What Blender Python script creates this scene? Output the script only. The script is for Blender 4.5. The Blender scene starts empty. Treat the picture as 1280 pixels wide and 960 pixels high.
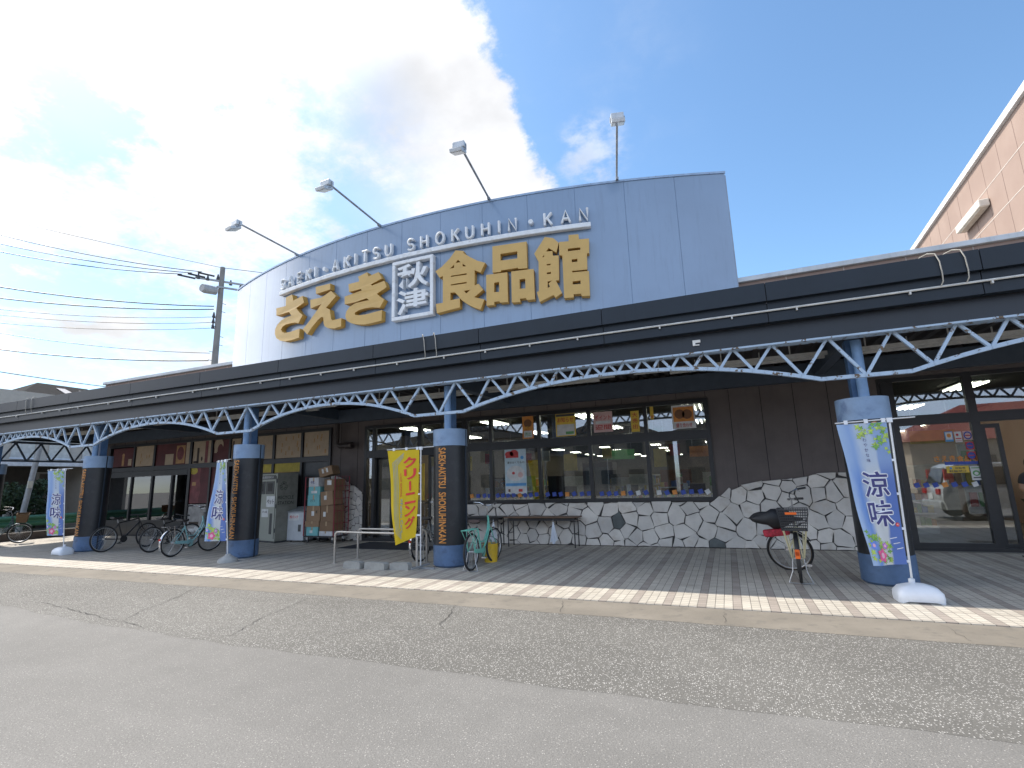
import bpy, bmesh, math, random
from mathutils import Vector, Matrix
from mathutils.geometry import tessellate_polygon

random.seed(7)
SC = bpy.context.scene
COL = SC.collection
R = math.radians
PI = math.pi

# ---------------------------------------------------------------- camera
cam_data = bpy.data.cameras.new('camera')
cam = bpy.data.objects.new('camera', cam_data)
COL.objects.link(cam)
SC.camera = cam
cam_data.sensor_width = 36.0
cam_data.lens = 630.0 / 1280.0 * 36.0
cam_data.clip_start = 0.05
cam_data.clip_end = 2000
PITCH, ROLL, YAW = R(10.85), R(-1.75), R(22.5)
_f = Vector((-math.sin(YAW) * math.cos(PITCH), math.cos(YAW) * math.cos(PITCH), math.sin(PITCH)))
_r = Vector((math.cos(YAW), math.sin(YAW), 0))
_u = _r.cross(_f)
_rr = math.cos(ROLL) * _r + math.sin(ROLL) * _u
_uu = -math.sin(ROLL) * _r + math.cos(ROLL) * _u
cm = Matrix((( _rr.x, _uu.x, -_f.x, 0), (_rr.y, _uu.y, -_f.y, 0), (_rr.z, _uu.z, -_f.z, 1.6), (0, 0, 0, 1)))
cam.matrix_world = cm

# ---------------------------------------------------------------- sun and sky
SUN = Vector((-1.0, 0.155, 1.3)).normalized()
sd = bpy.data.lights.new('sun', 'SUN')
sd.energy = 4.2
sd.angle = R(0.5)
sd.color = (1.0, 0.93, 0.82)
sun = bpy.data.objects.new('sun', sd)
COL.objects.link(sun)
sun.rotation_euler = (-SUN).to_track_quat('-Z', 'Y').to_euler()

world = bpy.data.worlds.new('World')
SC.world = world
world.use_nodes = True
nt = world.node_tree
nt.nodes.clear()


class NT:
    """tiny helper to write node trees"""
    def __init__(s, t): s.t = t
    def n(s, kind, **kw):
        nd = s.t.nodes.new(kind)
        for k, v in kw.items():
            if k.startswith('i_'):
                key = k[2:].replace('_', ' ')
                nd.inputs[key].default_value = v
            else:
                setattr(nd, k, v)
        return nd
    def l(s, a, b): s.t.links.new(a, b)
    def val(s, sock, v):
        if isinstance(v, (int, float)): sock.default_value = v
        elif isinstance(v, (tuple, list)): sock.default_value = v
        else: s.l(v, sock)
    def m(s, op, a, b=0.0, c=None, clamp=False):
        nd = s.t.nodes.new('ShaderNodeMath'); nd.operation = op; nd.use_clamp = clamp
        s.val(nd.inputs[0], a); s.val(nd.inputs[1], b)
        if c is not None: s.val(nd.inputs[2], c)
        return nd.outputs[0]
    def mix(s, f, a, b, blend='MIX'):
        nd = s.t.nodes.new('ShaderNodeMix'); nd.data_type = 'RGBA'; nd.blend_type = blend
        s.val(nd.inputs[0], f)
        for i, v in ((6, a), (7, b)):
            if isinstance(v, (tuple, list)): nd.inputs[i].default_value = (*v[:3], 1)
            else: s.l(v, nd.inputs[i])
        return nd.outputs[2]
    def ramp(s, f, a, b, x=0.0, y=1.0):
        nd = s.t.nodes.new('ShaderNodeMapRange'); nd.interpolation_type = 'SMOOTHSTEP'
        s.val(nd.inputs[0], f)
        nd.inputs[1].default_value = a; nd.inputs[2].default_value = b
        nd.inputs[3].default_value = x; nd.inputs[4].default_value = y
        return nd.outputs[0]
    def noise(s, vec, scale, detail=4, rough=0.55):
        nd = s.t.nodes.new('ShaderNodeTexNoise')
        nd.inputs['Scale'].default_value = scale; nd.inputs['Detail'].default_value = detail
        nd.inputs['Roughness'].default_value = rough
        if vec is not None: s.l(vec, nd.inputs['Vector'])
        return nd.outputs['Fac']
    def sep(s, v):
        nd = s.t.nodes.new('ShaderNodeSeparateXYZ'); s.l(v, nd.inputs[0]); return nd.outputs
    def dot(s, v, d):
        nd = s.t.nodes.new('ShaderNodeVectorMath'); nd.operation = 'DOT_PRODUCT'
        s.l(v, nd.inputs[0]); nd.inputs[1].default_value = d; return nd.outputs['Value']


w = NT(nt)
sky = w.n('ShaderNodeTexSky', sky_type='NISHITA', sun_disc=False, sun_elevation=math.asin(SUN.z),
          sun_rotation=math.atan2(SUN.x, SUN.y), air_density=1.0, dust_density=0.6, ozone_density=2.0)
tc = w.n('ShaderNodeTexCoord')
D = tc.outputs['Generated']
dx, dy, dz = w.sep(D)
den = w.m('ADD', w.m('MAXIMUM', dz, 0.0), 0.22)
cmb = w.n('ShaderNodeCombineXYZ')
w.l(w.m('DIVIDE', dx, den), cmb.inputs[0]); w.l(w.m('DIVIDE', dy, den), cmb.inputs[1])
n1 = w.noise(cmb.outputs[0], 2.3, 12, 0.66)
n2 = w.noise(cmb.outputs[0], 0.9, 5, 0.5)
n3 = w.noise(cmb.outputs[0], 5.5, 10, 0.62)


def pix_dir(u, v):
    return (_f + (u - 640) / 630 * _rr - (v - 480) / 630 * _uu).normalized()


# edge of the cloud bank: a great circle through two directions; the bank lies on its left
edge_n = pix_dir(735, 0).cross(pix_dir(815, 230)).normalized()
if edge_n.dot(pix_dir(200, 100)) < 0: edge_n = -edge_n
side = w.dot(D, edge_n)
bias = w.ramp(side, -0.10, 0.34, -0.62, 0.55)
cl = w.m('ADD', w.m('ADD', n1, w.m('MULTIPLY', w.m('SUBTRACT', n2, 0.5), 0.5)), bias)
cl = w.ramp(w.m('ADD', cl, w.m('MULTIPLY', w.m('SUBTRACT', n3, 0.5), 0.35)), 0.54, 0.66)
# thinner places low above the roof, where blue shows through
thin = w.m('MULTIPLY', w.ramp(w.dot(D, pix_dir(190, 345)), 0.84, 0.97), w.ramp(n1, 0.60, 0.42))
cl = w.m('MULTIPLY', cl, w.m('SUBTRACT', 1.0, w.m('MULTIPLY', thin, 0.92)))
# veil and small torn wisps beside the bank
wisp = w.m('MULTIPLY', w.ramp(w.dot(D, pix_dir(738, 192)), 0.9965, 0.9995), w.ramp(n3, 0.44, 0.62))
wisp2 = w.m('MULTIPLY', w.ramp(w.dot(D, pix_dir(690, 120)), 0.955, 0.997, 0, 0.14), w.ramp(n1, 0.44, 0.74))
cl = w.m('MAXIMUM', cl, w.m('MAXIMUM', w.m('MULTIPLY', wisp, 0.55), wisp2))
cl = w.m('MULTIPLY', cl, w.ramp(dz, -0.02, 0.04))
shade = w.ramp(w.noise(cmb.outputs[0], 2.0, 6, 0.55), 0.30, 0.66, 0.74, 1.10)
ccol = w.mix(shade, (0, 0, 0), (0.99, 1.0, 1.03))
# unseen bright haze low behind the camera, added to fill the canopy's shade
north_fill = w.m('MULTIPLY', w.ramp(w.dot(D, (0.35, -0.93, 0.10)), -0.05, 0.45), w.ramp(n1, 0.30, 0.50, 0.55, 1.0))
north_fill = w.m('MULTIPLY', north_fill, w.m('MULTIPLY', w.ramp(dz, -0.02, 0.06), w.ramp(dz, 0.40, 0.75, 1.0, 0.0)))
glare = w.m('ADD', w.ramp(w.dot(D, tuple(SUN)), 0.84, 0.985, 1.0, 3.0), w.ramp(w.dot(D, (-0.957, -0.03, 0.29)), 0.90, 0.985, 0.0, 2.6))  # sun glare, plus an unseen bright bank off left, added to brighten the sign
skyt = w.mix(1.0, sky.outputs[0], (0.92, 1.09, 1.13), 'MULTIPLY')
skyc = w.n('ShaderNodeVectorMath', operation='SCALE')
w.l(skyt, skyc.inputs[0]); skyc.inputs[3].default_value = 0.145
cls = w.n('ShaderNodeVectorMath', operation='SCALE')
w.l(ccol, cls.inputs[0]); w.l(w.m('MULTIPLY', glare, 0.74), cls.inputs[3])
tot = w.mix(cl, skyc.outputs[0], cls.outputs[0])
tot = w.mix(north_fill, tot, (0.86, 1.02, 1.28))
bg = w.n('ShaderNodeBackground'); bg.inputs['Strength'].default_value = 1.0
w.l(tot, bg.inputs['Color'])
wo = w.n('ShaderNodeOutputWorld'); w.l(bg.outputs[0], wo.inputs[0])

SC.view_settings.view_transform = 'Standard'
SC.view_settings.look = 'None'
SC.view_settings.gamma = 1.0
SC.view_settings.use_curve_mapping = False
SC.view_settings.exposure = 0.62
SC.cycles.max_bounces = 8
SC.cycles.transparent_max_bounces = 16

# ---------------------------------------------------------------- materials
MAT = {}


def mat(name, col, rough=0.6, metal=0.0, var=0.12, scale=6.0, bump=0.0, bscale=60.0, spec=0.5, streak=0.0,
        rust=0.0, emit=0.0, coat=0.0, dirt=None, island=0.0):
    if name in MAT: return MAT[name]
    m = bpy.data.materials.new(name); m.use_nodes = True
    t = NT(m.node_tree); b = m.node_tree.nodes['Principled BSDF']
    co = t.n('ShaderNodeTexCoord').outputs['Object']
    nz = t.noise(co, scale, 5, 0.6)
    lo = tuple(c * (1 - var) for c in col); hi = tuple(min(1, c * (1 + var)) for c in col)
    c = t.mix(t.ramp(nz, 0.3, 0.7), lo, hi)
    if streak:
        mp = t.n('ShaderNodeMapping'); t.l(co, mp.inputs[0]); mp.inputs['Scale'].default_value = (5, 5, 0.35)
        s = t.noise(mp.outputs[0], 2.0, 6, 0.65)
        c = t.mix(t.m('MULTIPLY', t.ramp(s, 0.5, 0.75), streak), c, tuple(x * 0.55 for x in col))
    if rust:
        rn = t.noise(co, 9.0, 8, 0.7)
        c = t.mix(t.ramp(rn, 0.66 - rust, 0.70 - rust), c, (0.11, 0.07, 0.035))
    if island:
        gi = t.n('ShaderNodeNewGeometry').outputs['Random Per Island']
        c = t.mix(1.0, c, t.mix(gi, (1 - island,) * 3, (1 + island * .6, 1 + island * .5, 1 + island * .35)), 'MULTIPLY')
    if dirt:
        dn = t.noise(co, dirt[1], 7, 0.65)
        c = t.mix(t.ramp(dn, 0.52, 0.68, 0, dirt[2]), c, dirt[0])
    t.l(c, b.inputs['Base Color'])
    b.inputs['Roughness'].default_value = rough; b.inputs['Metallic'].default_value = metal
    b.inputs['Specular IOR Level'].default_value = spec
    if coat: b.inputs['Coat Weight'].default_value = coat; b.inputs['Coat Roughness'].default_value = 0.12
    if bump:
        bp = t.n('ShaderNodeBump'); bp.inputs['Strength'].default_value = bump; bp.inputs['Distance'].default_value = 0.01
        t.l(t.noise(co, bscale, 5, 0.7), bp.inputs['Height']); t.l(bp.outputs[0], b.inputs['Normal'])
    if emit:
        b.inputs['Emission Color'].default_value = (*col, 1); b.inputs['Emission Strength'].default_value = emit
    MAT[name] = m
    return m


def glass_mat(name, tint=(0.75, 0.8, 0.82), refl=0.10):
    m = bpy.data.materials.new(name); m.use_nodes = True
    t = NT(m.node_tree); m.node_tree.nodes.clear()
    tr = t.n('ShaderNodeBsdfTransparent'); tr.inputs[0].default_value = (*tint, 1)
    gl = t.n('ShaderNodeBsdfGlossy'); gl.inputs['Roughness'].default_value = 0.0
    gl.inputs[0].default_value = (0.95, 0.97, 1, 1)
    co = t.n('ShaderNodeTexCoord').outputs['Object']
    bp = t.n('ShaderNodeBump'); bp.inputs['Strength'].default_value = 0.008; bp.inputs['Distance'].default_value = 0.02
    t.l(t.noise(co, 1.2, 2, 0.4), bp.inputs['Height']); t.l(bp.outputs[0], gl.inputs['Normal'])
    lw = t.n('ShaderNodeFresnel'); lw.inputs[0].default_value = 1.5
    f = t.m('ADD', t.m('MULTIPLY', lw.outputs[0], 1.25), refl, clamp=True)
    mx = t.n('ShaderNodeMixShader'); t.l(f, mx.inputs[0]); t.l(tr.outputs[0], mx.inputs[1]); t.l(gl.outputs[0], mx.inputs[2])
    o = t.n('ShaderNodeOutputMaterial'); t.l(mx.outputs[0], o.inputs[0])
    return m


GLASS = glass_mat('window_glass')
GLASS_DARK = glass_mat('dark_door_glass', (0.45, 0.47, 0.5), 0.10)

# ---------------------------------------------------------------- object helpers
OFF = {}


def tag(o, label=None, cat=None, group=None, kind=None):
    if label: o['label'] = label
    if cat: o['category'] = cat
    if group: o['group'] = group
    if kind: o['kind'] = kind
    return o


def thing(name, label, cat, loc=(0, 0, 0), rz=0.0, group=None, local=False):
    o = bpy.data.objects.new(name, None); COL.objects.link(o)
    o.empty_display_size = 0.2
    o.location = loc; o.rotation_euler = (0, 0, rz)
    OFF[o.name] = Vector((0, 0, 0)) if local else Vector(loc)
    return tag(o, label, cat, group)


def copy_tree(o, parent=None):
    c = o.copy(); COL.objects.link(c); c.parent = parent
    for ch in list(o.children): copy_tree(ch, c)
    return c


class MB:
    def __init__(s): s.v = []; s.f = []; s.mi = []
    def add(s, vs, fs, mi=0):
        b = len(s.v); s.v += [tuple(p) for p in vs]
        for f in fs: s.f.append(tuple(i + b for i in f)); s.mi.append(mi)
        return s
    def box(s, x0, x1, y0, y1, z0, z1, mi=0, fn=None):
        vs = [(x, y, z) for z in (z0, z1) for y in (y0, y1) for x in (x0, x1)]
        if fn: vs = [fn(*p) for p in vs]
        return s.add(vs, [(0, 2, 3, 1), (4, 5, 7, 6), (0, 1, 5, 4), (2, 6, 7, 3), (0, 4, 6, 2), (1, 3, 7, 5)], mi)
    def obox(s, c, ax, ay, az, mi=0):
        c, ax, ay, az = Vector(c), Vector(ax), Vector(ay), Vector(az)
        vs = [c + ax * i + ay * j + az * k for k in (-1, 1) for j in (-1, 1) for i in (-1, 1)]
        return s.add(vs, [(0, 2, 3, 1), (4, 5, 7, 6), (0, 1, 5, 4), (2, 6, 7, 3), (0, 4, 6, 2), (1, 3, 7, 5)], mi)
    def bar(s, a, b, wy, wz, up=(0, 0, 1), mi=0):
        a, b = Vector(a), Vector(b); d = (b - a).normalized(); up = Vector(up)
        sd_ = d.cross(up)
        if sd_.length < 1e-4: sd_ = d.cross(Vector((1, 0, 0)))
        sd_.normalize(); u2 = sd_.cross(d).normalized()
        return s.obox((a + b) / 2, (b - a) / 2, sd_ * wy / 2, u2 * wz / 2, mi)
    def tube(s, pts, r, n=8, closed=False, cap=True, mi=0):
        P = [Vector(p) for p in pts]; k = len(P)
        rs = r if isinstance(r, (list, tuple)) else [r] * k
        T = []
        for i in range(k):
            if closed: d = P[(i + 1) % k] - P[i - 1]
            else: d = P[min(i + 1, k - 1)] - P[max(i - 1, 0)]
            if d.length < 1e-9: d = Vector((0, 0, 1))
            T.append(d.normalized())
        a = Vector((0, 0, 1)) if abs(T[0].z) < 0.9 else Vector((1, 0, 0))
        N = (a - T[0] * a.dot(T[0])).normalized()
        vs = []
        for i in range(k):
            N = N - T[i] * N.dot(T[i])
            N = N.normalized() if N.length > 1e-6 else Vector((1, 0, 0))
            B = T[i].cross(N)
            for j in range(n):
                q = 2 * PI * j / n
                vs.append(P[i] + (N * math.cos(q) + B * math.sin(q)) * rs[i])
        fs = []
        for i in range(k if closed else k - 1):
            i2 = (i + 1) % k
            for j in range(n):
                j2 = (j + 1) % n
                fs.append((i * n + j, i * n + j2, i2 * n + j2, i2 * n + j))
        if cap and not closed:
            fs.append(tuple(range(n - 1, -1, -1))); fs.append(tuple((k - 1) * n + j for j in range(n)))
        return s.add(vs, fs, mi)
    def lathe(s, prof, c=(0, 0, 0), n=32, mi=0, ax='z', a0=0.0, a1=None):
        c = Vector(c); vs = []; full = a1 is None
        m = n if full else n + 1
        for r, z in prof:
            for j in range(m):
                q = 2 * PI * j / n if full else a0 + (a1 - a0) * j / n
                p = Vector((r * math.cos(q), r * math.sin(q), z))
                if ax == 'y': p = Vector((p.x, p.z, p.y))
                if ax == 'x': p = Vector((p.z, p.x, p.y))
                vs.append(c + p)
        fs = []
        for i in range(len(prof) - 1):
            for j in range(n):
                j2 = (j + 1) % m
                fs.append((i * m + j, i * m + j2, (i + 1) * m + j2, (i + 1) * m + j))
        return s.add(vs, fs, mi)
    def prism(s, loops, fn, d0, d1, mi=0, side=None):
        """loops: 2D loops (outer first, then holes); fn(a, b, d) -> 3D point"""
        loops = [list(l) for l in loops]
        flat = [p for l in loops for p in l]
        tris = tessellate_polygon([[Vector((p[0], p[1], 0)) for p in l] for l in loops])
        n = len(flat)
        vs = [fn(a, b, d1) for a, b in flat] + [fn(a, b, d0) for a, b in flat]
        fs = [tuple(t) for t in tris] + [tuple(n + i for i in reversed(t)) for t in tris]
        s.add(vs, fs, mi)
        b = 0; fs2 = []
        for l in loops:
            k = len(l)
            for i in range(k):
                j = (i + 1) % k
                fs2.append((b + i, b + j, n + b + j, n + b + i))
            b += k
        s.add(vs, fs2, mi if side is None else side)
        return s
    def build(s, name, mats, parent=None, smooth=False, bevel=0.0, label=None, cat=None, group=None, kind=None, loc=None, fix=True):
        if not isinstance(mats, (list, tuple)): mats = [mats]
        me = bpy.data.meshes.new(name)
        off = Vector((0, 0, 0))
        if parent is not None: off = OFF.get(parent.name, off)
        elif loc is not None: off = Vector(loc)
        me.from_pydata([tuple(Vector(p) - off) for p in s.v], [], s.f)
        for m in mats: me.materials.append(m)
        me.polygons.foreach_set('material_index', s.mi)
        if smooth: me.polygons.foreach_set('use_smooth', [True] * len(s.f))
        if fix:
            bm = bmesh.new(); bm.from_mesh(me); bmesh.ops.recalc_face_normals(bm, faces=bm.faces); bm.to_mesh(me); bm.free()
        me.update()
        o = bpy.data.objects.new(name, me); COL.objects.link(o)
        if smooth:
            try: me.set_sharp_from_angle(angle=R(38))
            except Exception: pass
        if parent is not None: o.parent = parent
        elif loc is not None: o.location = loc
        OFF[o.name] = off
        if bevel:
            bv = o.modifiers.new('bevel', 'BEVEL'); bv.width = bevel; bv.segments = 2; bv.limit_method = 'ANGLE'
        return tag(o, label, cat, group, kind)


def text_geo(body, size=1.0, offset=0.0, align='LEFT', res=3):
    """flat glyph outlines as (verts2d, faces)"""
    cu = bpy.data.curves.new('lettering', 'FONT'); cu.body = body; cu.size = size
    cu.offset = offset; cu.align_x = align; cu.resolution_u = res; cu.fill_mode = 'FRONT'
    o = bpy.data.objects.new('lettering', cu); COL.objects.link(o)
    dg = bpy.context.evaluated_depsgraph_get()
    ev = o.evaluated_get(dg); me = ev.to_mesh()
    vs = [(v.co.x, v.co.y) for v in me.vertices]; fs = [tuple(p.vertices) for p in me.polygons]
    ev.to_mesh_clear()
    bpy.data.objects.remove(o); bpy.data.curves.remove(cu)
    return vs, fs


def fit_text(body, w_, h_=None, offset=0.0, res=3):
    """glyphs scaled into a w x h box whose lower left corner is 0,0"""
    vs, fs = text_geo(body, 1.0, min(offset, 0.02), res=res)
    x0 = min(v[0] for v in vs); x1 = max(v[0] for v in vs); y0 = min(v[1] for v in vs); y1 = max(v[1] for v in vs)
    sx = w_ / (x1 - x0); sy = h_ / (y1 - y0) if h_ else sx
    return [((x - x0) * sx, (y - y0) * sy) for x, y in vs], fs


def put_text(mb, body, fn, w_, h_=None, offset=0.0, thick=0.0, mi=0, res=3):
    """fn(a, b, d): text plane coordinates -> 3D; thick > 0 extrudes"""
    vs, fs = fit_text(body, w_, h_, offset, res)
    if not thick:
        mb.add([fn(a, b, 0) for a, b in vs], fs, mi); return mb
    n = len(vs)
    cnt = {}
    for f in fs:
        for i in range(len(f)):
            a, b = f[i], f[(i + 1) % len(f)]
            cnt[(min(a, b), max(a, b))] = cnt.get((min(a, b), max(a, b)), 0) + 1
    ed = [e for e, c in cnt.items() if c == 1]
    mb.add([fn(a, b, thick) for a, b in vs] + [fn(a, b, 0) for a, b in vs],
           fs + [tuple(n + i for i in reversed(f)) for f in fs] + [(a, b, n + b, n + a) for a, b in ed], mi)
    return mb


def wallfn(x0, y, z0):
    """text / picture plane standing on a wall that faces -Y"""
    return lambda a, b, d: (x0 + a, y - d, z0 + b)


def bold_text(body, w_, h_, dx, dy):
    """several slightly shifted copies of the glyphs, each with a depth index"""
    vs, fs = fit_text(body, w_, h_, .004)
    return [([(a + ox * dx, b_ + oy * dy) for a, b_ in vs], fs, k) for k, (ox, oy) in enumerate(((0, 0), (1, 0), (-1, 0), (0, 1), (0, -1), (.7, .7), (-.7, .7), (.7, -.7), (-.7, -.7)))]


def arc_pts(c, r, a0, a1, n, plane='xz'):
    out = []
    for i in range(n + 1):
        q = a0 + (a1 - a0) * i / n
        if plane == 'xz': out.append((c[0] + r * math.cos(q), c[1], c[2] + r * math.sin(q)))
        else: out.append((c[0] + r * math.cos(q), c[1] + r * math.sin(q), c[2]))
    return out

# ================================================================ GROUND
def asphalt_mat(name, base, chips, chip_amt, chip_scale, patch=0.10):
    m = bpy.data.materials.new(name); m.use_nodes = True
    t = NT(m.node_tree); b = m.node_tree.nodes['Principled BSDF']
    co = t.n('ShaderNodeTexCoord').outputs['Object']
    big = t.noise(co, 0.35, 6, 0.6); mid = t.noise(co, 3.0, 6, 0.65); fine = t.noise(co, 75, 3, 0.7)
    c = t.mix(t.ramp(big, 0.3, 0.7), tuple(x * (1 - patch) for x in base), tuple(x * (1 + patch) for x in base))
    c = t.mix(t.ramp(mid, 0.35, 0.75, 0, 0.35), c, tuple(x * 0.72 for x in base))
    mp = t.n('ShaderNodeMapping'); t.l(co, mp.inputs[0]); mp.inputs['Scale'].default_value = (0.22, 1.1, 1); mp.inputs['Rotation'].default_value = (0, 0, 0.12)
    c = t.mix(t.ramp(t.noise(mp.outputs[0], 1.3, 5, 0.6), 0.48, 0.72, 0, 0.4), c, tuple(x * 1.22 for x in base))
    c = t.mix(t.ramp(t.noise(co, 1.7, 8, 0.75), 0.66, 0.74, 0, 0.45), c, tuple(x * 0.55 for x in base))
    c = t.mix(t.ramp(fine, 0.35, 0.65, 0, 0.6), c, tuple(x * 0.62 for x in base))
    vo = t.n('ShaderNodeTexVoronoi'); vo.inputs['Scale'].default_value = chip_scale; t.l(co, vo.inputs['Vector'])
    cs = t.sep(vo.outputs['Color'])
    stone = t.m('MULTIPLY', t.m('LESS_THAN', vo.outputs['Distance'], 0.36), t.m('GREATER_THAN', cs[0], 1 - chip_amt))
    ctone = t.mix(cs[1], tuple(x * 0.55 for x in chips), chips)
    c = t.mix(t.m('MULTIPLY', stone, 0.9), c, ctone)
    dark = t.m('MULTIPLY', t.m('LESS_THAN', vo.outputs['Distance'], 0.3), t.m('LESS_THAN', cs[0], chip_amt * 0.8))
    c = t.mix(t.m('MULTIPLY', dark, 0.45), c, tuple(x * 0.4 for x in base))
    t.l(c, b.inputs['Base Color']); b.inputs['Roughness'].default_value = 0.85
    b.inputs['Specular IOR Level'].default_value = 0.3
    bp = t.n('ShaderNodeBump'); bp.inputs['Strength'].default_value = 0.5; bp.inputs['Distance'].default_value = 0.006
    t.l(t.m('ADD', fine, t.m('MULTIPLY', vo.outputs['Distance'], -0.6)), bp.inputs['Height']); t.l(bp.outputs[0], b.inputs['Normal'])
    return m


def sheet(name, x0, x1, y0, y1, z, m, nx=1, ny=1, edge=None):
    b = MB(); vs = []
    for j in range(ny + 1):
        for i in range(nx + 1):
            x = x0 + (x1 - x0) * i / nx; y = y0 + (y1 - y0) * j / ny
            if edge: y += edge(x, j / ny)
            vs.append((x, y, z))
    fs = [(j * (nx + 1) + i, j * (nx + 1) + i + 1, (j + 1) * (nx + 1) + i + 1, (j + 1) * (nx + 1) + i) for j in range(ny) for i in range(nx)]
    return b.add(vs, fs).build(name, m, kind='structure', fix=False)


A_SMOOTH = asphalt_mat('bleached_asphalt', (0.195, 0.187, 0.175), (0.42, 0.40, 0.37), 0.14, 95)
A_ROUGH = asphalt_mat('open_graded_asphalt', (0.150, 0.143, 0.130), (0.55, 0.53, 0.50), 0.44, 70, 0.18)
CONC = mat('concrete_strip', (0.19, 0.168, 0.138), 0.9, var=0.12, scale=1.3, bump=0.4, bscale=140, dirt=((0.12, 0.11, 0.095), 5, 0.6))
rr = random.Random(3)
wob = [rr.uniform(-0.035, 0.035) for _ in range(400)]


def jag(x, t):
    if t < 0.5:
        k = (x + 40) * 2.2; i = int(k) % 398; f = k - int(k)
        return wob[i] * (1 - f) + wob[i + 1] * f + 0.008 * (x + 4) ** 2 * (1 if x < -4 else 0.4)
    return 0.0


ground = sheet('parking_lot', -600, 600, -600, 600, -0.014, A_SMOOTH)
strip = sheet('asphalt_strip', -24, 14, 4.13, 6.3, -0.0128, A_ROUGH, 160, 1, jag)
conc = sheet('concrete_strip', -26, 14, 6.28, 7.0, -0.0108, CONC, 120, 1, lambda x, t: wob[int((x + 40) * 6) % 399] * 0.5 if t < 0.5 else 0)

# tiles
TILE = bpy.data.materials.new('pavement_tile'); TILE.use_nodes = True
t = NT(TILE.node_tree); b = TILE.node_tree.nodes['Principled BSDF']
co = t.n('ShaderNodeTexCoord').outputs['Object']
X, Y, Z = t.sep(co)
X = t.m('ADD', X, 100.0 + 0.12); Y = t.m('ADD', Y, 0.0)
P = 0.4133; q = P / 4
fx = t.m('MODULO', X, P); fy = t.m('MODULO', Y, P)
dkx = t.m('LESS_THAN', fx, q); dky = t.m('MULTIPLY', t.m('LESS_THAN', fy, 0.035), 0.6)
dk = t.m('MAXIMUM', dkx, dky)
ix = t.m('FLOOR', t.m('DIVIDE', X, q)); iy = t.m('FLOOR', t.m('DIVIDE', Y, q))
cmb = t.n('ShaderNodeCombineXYZ'); t.l(ix, cmb.inputs[0]); t.l(iy, cmb.inputs[1])
wn = t.n('ShaderNodeTexWhiteNoise', noise_dimensions='3D'); t.l(cmb.outputs[0], wn.inputs['Vector'])
c = t.mix(wn.outputs['Value'], (0.45, 0.412, 0.35), (0.53, 0.488, 0.42))
cd = t.mix(wn.outputs['Value'], (0.30, 0.26, 0.225), (0.37, 0.32, 0.28))
c = t.mix(dk, c, cd)
c = t.mix(t.ramp(t.noise(co, 0.8, 6, 0.65), 0.45, 0.75, 0, 0.35), c, (0.24, 0.215, 0.185))
gx = t.m('MODULO', X, q); gy = t.m('MODULO', Y, q)
gr = t.m('MAXIMUM', t.m('LESS_THAN', gx, 0.007), t.m('LESS_THAN', gy, 0.007))
c = t.mix(gr, c, (0.13, 0.115, 0.10))
t.l(c, b.inputs['Base Color'])
t.l(t.ramp(t.noise(co, 1.5, 4), 0.3, 0.7, 0.42, 0.7), b.inputs['Roughness'])
bp = t.n('ShaderNodeBump'); bp.inputs['Strength'].default_value = 0.5; bp.inputs['Distance'].default_value = 0.003
t.l(t.m('SUBTRACT', wn.outputs['Value'], t.m('MULTIPLY', gr, 3.0)), bp.inputs['Height']); t.l(bp.outputs[0], b.inputs['Normal'])
MB().box(-24.0, 14, 7.0, 30, -0.10, 0.0).build('tiled_pavement', TILE, kind='structure')

# cracks in the rough strip, sealed joint between the two asphalts
CRACK = mat('crack', (0.06, 0.056, 0.052), 0.95)


def crack(pts, wd=0.010, seed=1):
    r_ = random.Random(seed); b = MB(); L = []
    for (x0, y0), (x1, y1) in zip(pts, pts[1:]):
        n = max(2, int(math.hypot(x1 - x0, y1 - y0) / 0.07))
        for i in range(n):
            f = i / n; L.append((x0 + (x1 - x0) * f + r_.gauss(0, .014), y0 + (y1 - y0) * f + r_.gauss(0, .014)))
    L.append(pts[-1]); vs = []
    for i, (x, y) in enumerate(L):
        a = L[max(0, i - 1)]; c_ = L[min(len(L) - 1, i + 1)]; d = Vector((c_[0] - a[0], c_[1] - a[1])).normalized()
        k = wd * r_.uniform(0.25, 1.0) * min(1, 0.3 + min(i, len(L) - 1 - i) * 0.12)
        vs += [(x - d.y * k, y + d.x * k, -0.0055), (x + d.y * k, y - d.x * k, -0.0055)]
    b.add(vs, [(2 * i, 2 * i + 1, 2 * i + 3, 2 * i + 2) for i in range(len(L) - 1)])
    return b.build('asphalt_crack', CRACK, kind='structure', fix=False)


crack([(-5.9, 6.25), (-5.75, 5.6), (-5.6, 5.0), (-5.35, 4.45), (-5.3, 4.2)], .006, 1)
crack([(-3.55, 6.3), (-3.35, 5.9), (-3.25, 5.45), (-3.05, 5.2)], .006, 2)
crack([(-2.2, 6.9), (-2.12, 6.5), (-2.0, 6.2)], .006, 5)
crack([(-8.6, 6.4), (-8.0, 5.6), (-7.6, 4.8), (-7.3, 4.4)], .006, 3)
crack([(-0.2, 6.9), (-0.17, 6.32)], .006, 6)
crack([(-9.9, 4.75), (-8.2, 4.5), (-6.6, 4.28)], .007, 7)
crack([(-11.6, 6.9), (-11.5, 6.35)], .006, 8)
crack([(1.9, 6.9), (1.95, 6.35)], .006, 9)
WHITE_LINE = mat('road_paint', (0.62, 0.62, 0.60), 0.8, dirt=((0.25, 0.24, 0.23), 5, 0.7))
for i, x in enumerate((3.2, 5.7, 8.2, 10.7, 13.2, 15.7)):
    MB().add([(x, -6.0, -0.009), (x + 0.13, -6.0, -0.009), (x + 0.13, -1.0, -0.009), (x, -1.0, -0.009)], [(0, 1, 2, 3)]).build('parking_line', WHITE_LINE, kind='structure', fix=False)

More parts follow.
